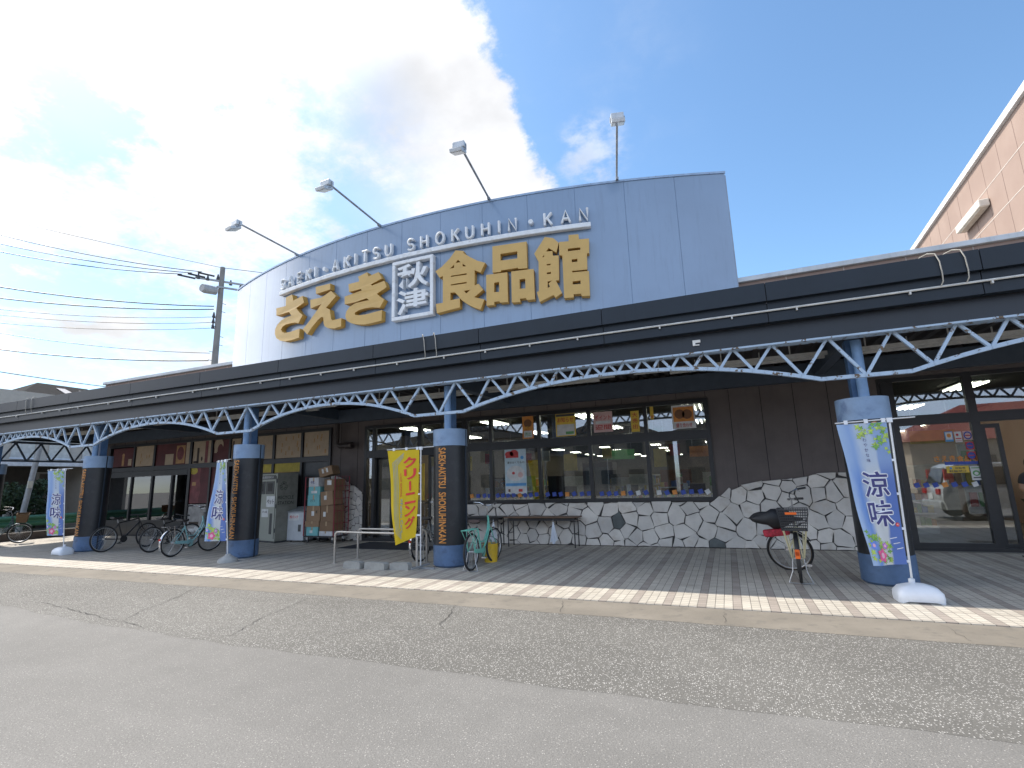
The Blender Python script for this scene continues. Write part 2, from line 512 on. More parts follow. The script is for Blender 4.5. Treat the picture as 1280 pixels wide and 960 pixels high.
# ================================================================ SUPERMARKET
BROWN = mat('brown_siding', (0.12, 0.10, 0.094), 0.65, var=0.10, scale=2.0, streak=0.25)
SEAM = mat('dark_seam', (0.02, 0.018, 0.017), 0.8)
BLACK = mat('black_aluminium', (0.020, 0.021, 0.024), 0.38, var=0.15, scale=3, spec=0.5)
STONE = mat('pale_flagstone', (0.66, 0.635, 0.60), 0.8, var=0.10, scale=2.2, bump=0.8, bscale=9, dirt=((0.48, 0.41, 0.33), 3.0, 0.45), island=.18)
STONE_G = mat('grey_flagstone', (0.12, 0.135, 0.135), 0.8, var=0.2, scale=4, bump=0.6, bscale=10)
MORTAR = mat('dark_mortar', (0.055, 0.052, 0.05), 0.9, bump=0.4)
PINKTILE = mat('parapet_tile', (0.23, 0.165, 0.14), 0.7, var=0.08, scale=3)
COPING = mat('galvanised_coping', (0.42, 0.44, 0.46), 0.45, metal=0.3, var=0.12, scale=2, streak=0.4)
INT_W = mat('interior_wall', (0.15, 0.125, 0.10), 0.8)
INT_C = mat('interior_ceiling', (0.13, 0.12, 0.105), 0.85)
INT_F = mat('interior_floor', (0.16, 0.15, 0.135), 0.3)

WY = 12.5
shop = thing('supermarket', 'long brown supermarket with dark framed windows and a pale flagstone base', 'building', (-7, WY, 0))
# openings: left glazed front, main window with a door, right door front
wallb = MB()
def wallbox(x0, x1, z0, z1): wallb.box(x0, x1, WY, WY + 0.2, z0, z1)
wallbox(-23.6, -22.6, 0, 3.95); wallbox(-22.6, -11.36, 3.40, 3.95)
wallbox(-11.36, -10.06, 0, 3.95); wallbox(-10.06, -0.26, 3.37, 3.95); wallbox(-6.62, -0.26, 0, 1.02)
wallbox(-0.26, 3.04, 0, 3.95); wallbox(3.04, 9.2, 3.46, 3.95)
wallb.box(-23.6, -23.4, WY + 0.2, 48, 0, 3.95); wallb.box(9.0, 9.2, WY + 0.2, 48, 0, 3.95); wallb.box(-23.4, 9.0, 47.8, 48, 0, 3.95)
wallb.box(-23.6, 9.2, WY, WY + .18, 3.951, 4.3)
sb = wallb
for x in [-11.0, -10.35, 0.2, 0.85, 1.5, 2.15, 2.75] : sb.box(x - .006, x + .006, WY - .004, WY + .01, 0.02, 3.93, 1)
for k in range(15): sb.box(-9.4 + k * .65 - .006, -9.4 + k * .65 + .006, WY - .004, WY + .01, 3.39, 3.93, 1)
for k in range(17): sb.box(-22.4 + k * .65 - .006, -22.4 + k * .65 + .006, WY - .004, WY + .01, 3.42, 3.93, 1)
sb.build('wall', [BROWN, SEAM], shop)
def frame(x0, x1, z0, z1, verts, bars, y=WY - 0.06, d=0.13, w=0.09):
    fr = MB()
    fr.box(x0, x1, y, y + d, z1 - w, z1); fr.box(x0, x1, y, y + d, z0, z0 + w)
    fr.box(x0, x0 + w, y + .002, y + d - .002, z0 + w, z1 - w); fr.box(x1 - w, x1, y + .002, y + d - .002, z0 + w, z1 - w)
    for x, za, zb, ww in verts: fr.box(x - ww / 2, x + ww / 2, y + .004, y + d - .004, za, zb)
    for z, xa, xb, ww in bars: fr.box(xa, xb, y + .006, y + d - .006, z - ww / 2, z + ww / 2)
    return fr.build('window_frame', BLACK, shop)
# main window
F_MAIN = frame(-6.62, -0.26, 1.02, 3.36, [(x, 1.1, 3.28, .09) for x in (-5.84, -4.45, -3.10, -1.70)], [(2.53, -6.55, -0.33, .22)])
F_DOOR = frame(-10.06, -6.63, 0.0, 3.36, [(-9.72, 0.1, 3.28, .10), (-8.10, 2.6, 3.28, .14), (-7.35, 0.1, 3.28, .09)], [(2.50, -9.98, -6.71, .22)])
F_LEFT = frame(-22.60, -11.36, 0.0, 3.42, [(-21.04, .05, 3.35, .08), (-19.84, .05, 3.35, .10), (-17.82, .05, 3.35, .12), (-16.74, .05, 3.35, .08), (-15.84, .05, 3.35, .08), (-15.26, .05, 3.35, .07), (-14.62, .05, 3.35, .08), (-13.78, .05, 3.35, .10), (-12.56, .05, 3.35, .08), (-18.72, .05, 2.2, .09)],
      [(2.46, -22.5, -11.46, .16), (2.27, -22.5, -17.9, .20), (0.32, -22.5, -17.9, .5)])
F_RIGHT = frame(3.04, 9.0, 0.0, 3.46, [(3.24, .1, 3.4, .22), (4.58, .1, 3.4, .14), (5.9, 2.6, 3.4, .12)], [(2.56, 3.1, 8.9, .20), (0.09, 3.1, 4.65, .15)], y=WY + .1, w=.08)
# panes
def pane(x0, x1, z0, z1, y=WY, par=None, m=None):
    return MB().box(x0, x1, y, y + 0.008, z0, z1).build('window_pane', m or GLASS, par)
xs = [-6.55, -5.84, -4.45, -3.10, -1.70, -0.33]
for a, c_ in zip(xs, xs[1:]):
    pane(a, c_, 1.10, 2.44, par=F_MAIN); pane(a, c_, 2.62, 3.28, par=F_MAIN)
for a, c_ in ((-9.97, -8.15), (-8.05, -6.7)): pane(a, c_, 2.6, 3.28, par=F_DOOR)
pane(-7.33, -6.7, 0.08, 2.42, par=F_DOOR); pane(-9.9, -9.75, .08, 2.42, par=F_DOOR)
pane(3.30, 4.53, .14, 2.48, WY + .15, F_RIGHT); pane(3.3, 4.53, 2.64, 3.4, WY + .15, F_RIGHT); pane(4.63, 5.86, 2.64, 3.4, WY + .15, F_RIGHT); pane(5.94, 8.9, 2.64, 3.4, WY + .15, F_RIGHT)
# sliding door at right (half open) and at left
def slide_door(x0, x1, y):
    d = MB()
    for a in (x0, x1 - .07): d.box(a, a + .07, y, y + .05, 0.03, 2.42)
    d.box(x0 + .07, x1 - .07, y + .002, y + .048, 2.34, 2.42); d.box(x0 + .07, x1 - .07, y + .002, y + .048, .03, .14)
    sd2 = d.build('sliding_door', BLACK, shop)
    pane(x0 + .06, x1 - .06, .13, 2.35, y + .02, sd2)
slide_door(4.70, 5.0, WY + .28)
slide_door(6.6, 7.8, WY + .28)
slide_door(-9.70, -9.15, WY + .10)
slide_door(-7.9, -7.4, WY + .10)
# left shop front: frosted doors, posters behind glass
FROST = mat('frosted_film', (0.30, 0.32, 0.315), 0.5, var=0.12, scale=0.9)
for x0, x1 in ((-22.5, -21.08), (-21.0, -19.9), (-19.78, -18.77)):
    MB().box(x0, x1, WY + .03, WY + .04, .57, 2.17).build('frosted_pane', FROST, shop); pane(x0, x1, .57, 2.17, WY - .01, F_LEFT, GLASS_DARK)
pane(-18.67, -17.89, .57, 2.17, WY, F_LEFT, GLASS_DARK)
GREYP = mat('grey_panel', (0.21, 0.22, 0.21), 0.5)
MB().box(-15.22, -14.66, WY + .03, WY + .05, .05, 2.38).build('infill_panel', GREYP, shop)
MB().box(-14.58, -13.83, WY + .03, WY + .05, .05, 2.38).build('infill_panel', mat('dark_panel', (.05, .055, .06), .4), shop)
MB().box(-13.73, -12.6, WY + .03, WY + .05, .05, 2.38).build('infill_panel', MAT['dark_panel'], shop)
MB().box(-12.52, -11.45, WY + .03, WY + .05, .05, 2.38).build('infill_panel', MAT['dark_panel'], shop)

# crazy paving of the wall base: clipped Voronoi cells
def clip(poly, px, py, nx, ny):
    out = []; n = len(poly)
    for i in range(n):
        a, c_ = poly[i], poly[(i + 1) % n]
        da = (a[0] - px) * nx + (a[1] - py) * ny; db = (c_[0] - px) * nx + (c_[1] - py) * ny
        if da <= 0: out.append(a)
        if (da <= 0) != (db <= 0):
            f = da / (da - db); out.append((a[0] + (c_[0] - a[0]) * f, a[1] + (c_[1] - a[1]) * f))
    return out


def crazy(x0, x1, top, seed, cell=0.42, grey=()):
    r_ = random.Random(seed); pts = []
    tries = 0
    ztop = max(top(x0 + (x1 - x0) * i / 20) for i in range(21))
    while tries < 6000:
        tries += 1
        p = (r_.uniform(x0 - .2, x1 + .2), r_.uniform(-.15, ztop + .15))
        md = cell * r_.choice((.34, .6, .8, .95, 1.1))
        if all(math.hypot((p[0] - q_[0]) * .85, p[1] - q_[1]) > md for q_ in pts): pts.append(p)
    sm = MB()
    for i, p in enumerate(pts):
        poly = [(x0, 0.012), (x1, 0.012), (x1, ztop), (x0, ztop)]
        for j, q_ in enumerate(pts):
            if j == i: continue
            d = (q_[0] - p[0], q_[1] - p[1]); L = math.hypot(*d)
            if L > 2.2: continue
            g = r_.uniform(0.002, 0.009)
            tw = r_.uniform(-.16, .16); n_ = (d[0] / L, d[1] / L); n_ = (n_[0] - n_[1] * tw, n_[1] + n_[0] * tw)
            poly = clip(poly, p[0] + d[0] / 2 - n_[0] * g, p[1] + d[1] / 2 - n_[1] * g, *n_)
            if len(poly) < 3: break
        if len(poly) < 3: continue
        # follow the outline of the cladding's top
        cx_ = sum(a for a, _ in poly) / len(poly)
        tz = top(cx_); sl = (top(cx_ + .1) - top(cx_ - .1)) / .2; nn = math.hypot(sl, 1)
        poly = clip(poly, cx_, tz + r_.uniform(-.02, .015), -sl / nn, 1 / nn)
        if len(poly) < 3: continue
        area = abs(sum(poly[k][0] * poly[(k + 1) % len(poly)][1] - poly[(k + 1) % len(poly)][0] * poly[k][1] for k in range(len(poly)))) / 2
        if area < 0.004: continue
        # roughen the outline
        pp = []
        for k in range(len(poly)):
            a, c_ = poly[k], poly[(k + 1) % len(poly)]
            pp.append(a); L = math.hypot(c_[0] - a[0], c_[1] - a[1])
            if L > .16:
                e = r_.uniform(-.010, .004); n_ = ((c_[1] - a[1]) / L, -(c_[0] - a[0]) / L)
                f = r_.uniform(.35, .65); pp.append((a[0] + (c_[0] - a[0]) * f + n_[0] * e, a[1] + (c_[1] - a[1]) * f + n_[1] * e))
        cxx = sum(a for a, _ in pp) / len(pp); czz = sum(c_ for _, c_ in pp) / len(pp)
        th = r_.uniform(.012, .032); n = len(pp); y0 = WY - .052
        vs = [(a, y0, c_) for a, c_ in pp] + [(a + (cxx - a) * .05, y0 - th, c_ + (czz - c_) * .05) for a, c_ in pp] + [(cxx, y0 - th - r_.uniform(.002, .012), czz)]
        fs = [(k, (k + 1) % n, n + (k + 1) % n, n + k) for k in range(n)] + [(n + k, n + (k + 1) % n, 2 * n) for k in range(n)]
        isg = 1 if any(math.hypot(p[0] - g_[0], p[1] - g_[1]) < .2 for g_ in grey) else 0
        sm.add(vs, fs, isg)
    k = 40; back = []
    loop = [(x0, 0.0)] + [(x1, 0.0)] + [(x1 - (x1 - x0) * i / k, top(x1 - (x1 - x0) * i / k) - .03) for i in range(k + 1)]
    mm = MB().prism([loop], lambda a, c_, d: (a, WY - d, c_), 0.002, 0.053)
    mm.build('mortar_bed', MORTAR, shop)
    sm.build('stone_cladding', [STONE, STONE_G], shop)


def top_main(x):
    if x < -0.25: return 1.012
    return 1.13 + 0.46 * (1 - math.exp(-(x + .25) / 1.0)) + 0.02 * math.sin(x * 4)


crazy(-6.60, 3.03, top_main, 11, 0.64, grey=((-2.45, .55), (-0.4, .1)))
crazy(-11.30, -10.08, lambda x: 1.95 - 0.42 * max(0.0, x + 11.3) ** 1.5, 5, .36)

# roof slab, parapet with coping
MB().box(-23.6, 9.2, WY + .21, 47.78, 3.80, 3.94).build('roof_slab', mat('roof_slab', (.2, .2, .2), .9), shop)
pw = MB(); pw.box(-24.8, 9.0, 13.2, 13.4, 3.96, 6.25); pj = pw
for k in range(28): pj.box(-24.4 + k * 1.19 - .008, -24.4 + k * 1.19 + .008, 13.194, 13.21, 4.3, 6.25, 1)
pj.build('parapet', [PINKTILE, mat('pale_joint', (.4, .36, .33), .8)], shop)
MB().box(-24.86, 9.0, 13.10, 13.48, 6.255, 6.375).build('parapet_coping', COPING, shop, bevel=.01)
# brown rain pipe at the left end of the brick pier
dp = MB(); dp.tube([(-11.0, 12.30, 3.9), (-11.0, 12.30, 3.0), (-11.0, 12.30, 2.87), (-10.88, 12.30, 2.80), (-10.5, 12.30, 2.80)], .075, 12)
dp.tube([(-10.62, 12.30, 2.80), (-10.40, 12.30, 2.80)], .10, 12)
dp.build('rain_pipe', mat('brown_pipe', (.045, .035, .032), .5), shop, smooth=True)
# interior shell
it = MB()
it.box(-23.38, 8.98, 47.6, 47.78, 0, 3.4); it.box(-11.4, -11.2, WY + .22, 47.58, 0, 3.4); it.build('interior_wall', INT_W, shop)
MB().box(-23.38, 8.98, WY + .22, 47.7, 3.42, 3.5).build('interior_ceiling', INT_C, shop)
MB().box(-23.38, 8.98, WY + .04, 47.7, 0.0, 0.012).build('interior_floor', INT_F, shop)

# ================================================================ CANOPY
NAVY = mat('navy_fascia', (0.010, 0.017, 0.027), 0.45, var=0.10, scale=1.5, streak=0.35, spec=0.35)
NAVY2 = mat('navy_beam', (0.012, 0.018, 0.028), 0.45, var=0.12, scale=1.5, streak=0.25)
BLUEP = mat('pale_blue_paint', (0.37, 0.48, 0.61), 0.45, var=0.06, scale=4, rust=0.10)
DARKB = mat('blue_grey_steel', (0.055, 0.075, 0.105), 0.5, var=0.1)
BLUEC = mat('cobalt_post_paint', (0.075, 0.155, 0.30), 0.5, var=0.15, scale=6)
SOFF = mat('soffit_deck', (0.055, 0.05, 0.05), 0.7, var=0.1)
WHITEP = mat('white_conduit', (0.55, 0.55, 0.53), 0.5, var=0.12, scale=8)
CX0, CX1 = -24.0, 9.0
can = thing('canopy', 'long navy canopy over the tiled walk on pale blue steel trusses', 'canopy', (-7, 8.7, 0))
edges = [CX0] + [-22.6, -20.0, -17.3, -14.5, -11.8, -9.2, -6.55, -4.1, -1.73, 0.82, 3.42, 6.0] + [CX1]
for nm, y0, y1, z0, z1, m in (('upper_fascia', 8.30, 8.46, 4.186, 4.475, NAVY), ('middle_fascia', 8.385, 8.52, 3.87, 4.184, NAVY)):
    f = MB()
    for a, c_ in zip(edges, edges[1:]): f.box(a + .006, c_ - .006, y0, y1, z0, z1)
    for a in edges[1:-1]: f.box(a - .006, a + .006, y0 + .02, y1 - .02, z0 + .01, z1 - .01, 1)
    f.build(nm, [m, SEAM], can)
lb = MB(); lb.box(CX0, CX1, 8.55, 8.76, 3.575, 3.868); lb.build('lower_beam', NAVY2, can)
MB().box(CX0, CX1, 8.54, 8.77, 3.545, 3.573).build('beam_flange', BLUEP, can)
# corrugated deck and its beams
cd_ = MB(); prof = []
k = 0; y = 8.60
vs = []
xx = CX0; i = 0
while xx < CX1:
    for ddx, dz_ in ((0, 0), (.09, 0), (.13, .07), (.22, .07), (.26, 0)): vs.append((xx + ddx, dz_))
    xx += .26
n = len(vs); V = [(a, 8.57, 3.93 + z) for a, z in vs] + [(a, 12.49, 3.95 + z) for a, z in vs]
cd_.add(V, [(i, i + 1, n + i + 1, n + i) for i in range(n - 1)])
cd_.build('soffit_deck', SOFF, can)
MB().box(CX0, CX1, 8.42, 12.49, 4.03, 4.16).build('deck_roof', mat('deck_top', (.3, .3, .3), .8), can)
ep = MB(); ep.box(CX0, CX0 + .1, 8.44, 16.0, 3.60, 4.47); ep.build('end_fascia', NAVY, can)
bb = MB()
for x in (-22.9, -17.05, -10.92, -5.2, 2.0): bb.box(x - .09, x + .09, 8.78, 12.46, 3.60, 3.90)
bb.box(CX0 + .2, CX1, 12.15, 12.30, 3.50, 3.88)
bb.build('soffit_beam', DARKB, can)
for ya, za in ((10.55, 3.70), (10.85, 3.70)):
    segs = [(-23, -16.2), (-15.8, -9.5), (-8.6, -2.0), (-1.6, 8.8)] if ya < 10.7 else [(-22, -17.5), (-14.5, -10.4), (-8.2, -2.4), (-0.9, 8.8)]
    for a, d_ in segs:
        c_ = MB().box(a, d_, ya - .035, ya + .035, za, za + .07)
        for kk in range(int((d_ - a) / 1.2)): c_.box(a + .5 + kk * 1.2, a + .52 + kk * 1.2, ya - .01, ya + .01, za + .07, 3.94)
        c_.build('light_trunking', WHITEP, can)
# conduit along the middle fascia with clips
cp = MB(); cp.tube([(CX0 + .3, 8.352, 4.04), (-10, 8.352, 4.045), (0, 8.352, 4.04), (CX1, 8.352, 4.04)], .016, 8)
cp.build('rail_conduit', WHITEP, can, smooth=True)
x = CX0 + .8
while x < CX1:
    MB().box(x, x + .022, 8.345, 8.384, 3.99, 4.028).build('conduit_clip', WHITEP, can); x += random.choice((.9, 1.1, 1.4))
# white hoses looping over the edge
HOSE = mat('dirty_white_hose', (.36, .34, .30), .6)
for x in (-19.55, -19.25, -5.38, -5.12, 2.88, 3.16):
    h = MB(); h.tube([(x - .10, 8.50, 4.50), (x - .06, 8.44, 4.53), (x, 8.36, 4.54), (x + .06, 8.285, 4.50), (x + .09, 8.27, 4.38), (x + .10, 8.28, 4.2), (x + .10, 8.30, 4.10), (x + .08, 8.335, 4.045)], .008, 8)
    h.tube([(x - .11, 8.52, 4.485), (x - .09, 8.48, 4.52)], .035, 8)
    h.build('hose_loop', HOSE, can, smooth=True)
wc = MB(); wc.box(-.31, -.19, 8.525, 8.549, 3.72, 3.765); wc.box(-.31, -.27, 8.522, 8.549, 3.675, 3.72); wc.box(-.27, -.21, 8.526, 8.549, 3.675, 3.69)
wc.build('torn_clip', mat('white_tape', (.75, .75, .73), .6), can)

# trusses between the columns
COLX = [-28.6, -22.9, -17.05, -10.92, -5.20, 2.0, 9.2]
ZB, ZT, ZC = 2.955, 3.55, 3.385
def zlow(x, xa, xb):
    half = (xb - xa) / 2; mid = (xa + xb) / 2; u = abs(x - mid); fl = .56
    if u >= half - fl: return ZB
    return ZC - (ZC - ZB) * (u / (half - fl)) ** 2.1
TY = 8.665
for xa, xb in zip(COLX[1:], COLX[2:]):
    tr = MB(); N_ = 44
    lo = xa; hi = xb
    ptsl = [lo + (hi - lo) * i / N_ for i in range(N_ + 1)]
    ptsl += [xa + .56, xb - .56]; ptsl = sorted(ptsl)
    for a, c_ in zip(ptsl, ptsl[1:]):
        if c_ - a < 1e-4: continue
        tr.bar((a, TY, zlow(a, xa, xb)), (c_ + .004, TY, zlow(c_, xa, xb)), .066, .056)
    # zigzag web, closer together where the chord rises
    half = (xb - xa) / 2
    nodes = [0.0]; x_ = 0.0
    while x_ < half:
        x_ += .62 * (ZT - zlow(xa + x_, xa, xb)) + .045; nodes.append(x_)
    if len(nodes) % 2 == 0: nodes.append(x_ + .12)
    sc_ = half / nodes[-1]; nodes = [v * sc_ for v in nodes]
    full = [xa + v for v in nodes] + [xb - v for v in reversed(nodes[:-1])]
    for i, (a, c_) in enumerate(zip(full, full[1:])):
        za = zlow(a, xa, xb) if i % 2 == 0 else ZT; zc = zlow(c_, xa, xb) if i % 2 == 1 else ZT
        dd = .018 if i % 2 == 0 else -.018
        tr.bar((a + dd * (1 if i % 2 == 0 else -1), TY, za), (c_ + dd * (-1 if i % 2 else -1), TY, zc), .044, .042)
    tr.build('arched_truss', BLUEP, can)
# straight truss along the left end
et = MB(); ex = -22.95
et.bar((ex, 9.25, 2.80), (ex, 12.6, 2.80), .06, .06); et.bar((ex, 9.25, 3.45), (ex, 16, 3.45), .06, .08); et.bar((ex, 12.6, 2.80), (ex, 16, 2.80), .06, .06)
yy = 9.3; i = 0
while yy < 15.6:
    et.bar((ex, yy, 2.80 if i % 2 == 0 else 3.43), (ex, yy + .36, 3.43 if i % 2 == 0 else 2.80), .045, .05); yy += .36; i += 1
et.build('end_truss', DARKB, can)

# ================================================================ COLUMNS
WRAP = mat('charcoal_wrap', (0.013, 0.015, 0.019), 0.42, var=0.2, scale=2, dirt=((.03, .032, .036), 6, .5))
BAND = mat('mottled_blue_band', (0.20, 0.295, 0.44), 0.5, var=0.12, scale=3, dirt=((.10, .16, .29), 3.2, .8))
BAND_LOW = mat('dark_blue_band', (0.085, 0.15, 0.27), 0.55, var=0.15, scale=4, dirt=((.05, .08, .15), 5, .6))
ORANGE = mat('orange_lettering', (0.62, 0.255, 0.05), 0.5, var=0.08)
STEELB = mat('post_blue', (0.20, 0.34, 0.56), 0.45, var=0.08)
RC, CY = 0.335, 9.13
txt = bold_text('SAEKI\u2022AKITSU  SHOKUHIN\u2022KAN', 1.83, .155, .0018, .003)
collab = {-22.9: 'charcoal round pillar with blue bands at the far left corner by the guard rail',
          -17.05: 'charcoal round pillar with blue bands behind the black mountain bike',
          -10.92: 'charcoal round pillar with blue bands beside the recycling cabinet',
          -5.20: 'charcoal round pillar with blue bands between yellow banner and mint bicycle',
          2.0: 'charcoal round pillar with blue bands behind the largest blue banner at right'}
CTOP = 2.665
for ci, x in enumerate(COLX[1:-1]):
    c_ = thing('pillar', collab[x], 'pillar', (x, CY, 0), group='round pillars along the canopy')
    MB().lathe([(RC - .01, 0.40), (RC, .40), (RC, CTOP - .33), (RC - .01, CTOP - .33)], (x, CY, 0), 40).build('shaft', WRAP, c_, smooth=True)
    MB().lathe([(0, CTOP), (RC + .012, CTOP), (RC + .012, CTOP - .335), (RC - .02, CTOP - .335)], (x, CY, 0), 40).build('upper_band', BAND, c_, smooth=True)
    MB().lathe([(RC - .02, .41), (RC + .01, .41), (RC + .01, .035), (RC - .03, .0)], (x, CY, 0), 40).build('lower_band', BAND_LOW, c_, smooth=True)
    # rust scratch ring is worn into the lower band; seam strip on the right side
    q0 = R(5)
    MB().obox((x + (RC + .008) * math.cos(q0), CY + (RC + .008) * math.sin(q0), CTOP / 2), (-.014 * math.sin(q0), .014 * math.cos(q0), 0), (.012 * math.cos(q0), .012 * math.sin(q0), 0), (0, 0, CTOP / 2 - .01)).build('seam_strip', mat('seam_blue', (.02, .03, .045), .5), c_)
    p_ = MB(); p_.box(x - .10, x + .06, CY - .02, CY + .16, CTOP - .01, 3.60); p_.build('square_post', BLUEC, c_)
    p_ = MB(); p_.lathe([(.072, CTOP - .01), (.072, 3.56)], (x + .02, CY - .13, 0), 16); p_.build('round_post', STEELB, c_, smooth=True)
    # lettering reads downwards, wrapped round the shaft
    q1 = -PI / 2 - .0725 / RC
    zt_ = 2.285
    L = MB()
    for tv, tf, kd in txt:
        rr_ = RC + .006 + kd * .0003
        L.add([(x + rr_ * math.cos(q1 + b_ / RC), CY + rr_ * math.sin(q1 + b_ / RC), zt_ - a_) for a_, b_ in tv], tf)
    L.build('lettering', ORANGE, c_)

# ================================================================ ROOF SIGN
SBLUE = mat('sign_blue_panel', (0.155, 0.235, 0.36), 0.30, var=0.05, scale=0.7, streak=0.32, spec=0.7, coat=0.5)
SIDEB = mat('sign_side', (0.33, 0.38, 0.45), 0.5)
YEL = mat('ochre_letter', (0.51, 0.325, 0.10), 0.5, var=0.04, scale=3)
YELS = mat('amber_letter_side', (0.50, 0.29, 0.06), 0.5)
WLET = mat('white_letter', (0.66, 0.68, 0.70), 0.5, var=0.06, dirt=((.35, .33, .3), 5, .4))
SCX, SCY, SR = -7.909, 36.239, 24.84          # plan circle of the curved face
SU = 1.28                                      # sign drawing unit in metres
SR0 = 19.406


def sarc(tt, z, r=SR0):
    # tt along the arc, z up, r - SR0 proud of the face, all in drawing units
    q_ = tt / SR0; r = SR + (r - SR0) * SU
    return (SCX + r * math.sin(q_), SCY - r * math.cos(q_), z * SU - 0.448)


sign = thing('roof_sign', 'big curved pale blue shop sign on the canopy roof with ochre Japanese letters', 'sign', sarc(0, 4.2))
T0, T1 = -7.10, 6.87
# curved face made of panels
ed = [T0 + (T1 - T0) * i / 14 for i in range(15)]
fc = MB()
for a, c_ in zip(ed, ed[1:]):
    n = 6; V = []
    for i in range(n + 1):
        tt = a + .004 + (c_ - a - .008) * i / n
        V += [sarc(tt, 4.17), sarc(tt, 7.5), sarc(tt, 7.5, SR0 - .06), sarc(tt, 4.17, SR0 - .06)]
    F = []
    for i in range(n):
        for j in range(4): F.append((4 * i + j, 4 * i + (j + 1) % 4, 4 * i + 4 + (j + 1) % 4, 4 * i + 4 + j))
    F += [(0, 3, 2, 1), (4 * n, 4 * n + 1, 4 * n + 2, 4 * n + 3)]
    fc.add(V, F)
sj = fc
for a in ed[1:-1]:
    p0, p1 = Vector(sarc(a, 4.17, SR0 - .02)), Vector(sarc(a, 7.49, SR0 - .02)); q_ = a / SR0
    sj.obox((p0 + p1) / 2, (.005 * math.cos(q_), .005 * math.sin(q_), 0), (.015 * math.sin(q_), -.015 * math.cos(q_), 0), (0, 0, (p1.z - p0.z) / 2), 1)
sj.build('face_panel', [SBLUE, mat('joint_blue', (.17, .26, .40), .6)], sign)
cpg = MB(); n = 60; V = []
for i in range(n + 1):
    tt = T0 - .01 + (T1 - T0 + .02) * i / n
    V += [sarc(tt, 7.502, SR0 + .02), sarc(tt, 7.545, SR0 + .02), sarc(tt, 7.545, SR0 - .2), sarc(tt, 7.502, SR0 - .2)]
F = [(4 * i + j, 4 * i + (j + 1) % 4, 4 * i + 4 + (j + 1) % 4, 4 * i + 4 + j) for i in range(n) for j in range(4)] + [(0, 3, 2, 1), (4 * n, 4 * n + 1, 4 * n + 2, 4 * n + 3)]
cpg.add(V, F); cpg.build('coping', mat('weathered_coping', (.27, .37, .52), .5, rust=.05), sign)
# returns behind the face and back wall
rt = MB()
for tt in (T0, T1):
    a = Vector(sarc(tt, 4.17, SR0 - .07)); 
    rt.box(a.x - .05, a.x + .05, a.y, 14.0, 4.89, 9.15)
rt.box(-16.6, .6, 13.9, 14.0, 4.89, 9.15)
rt.build('return_wall', SIDEB, sign)

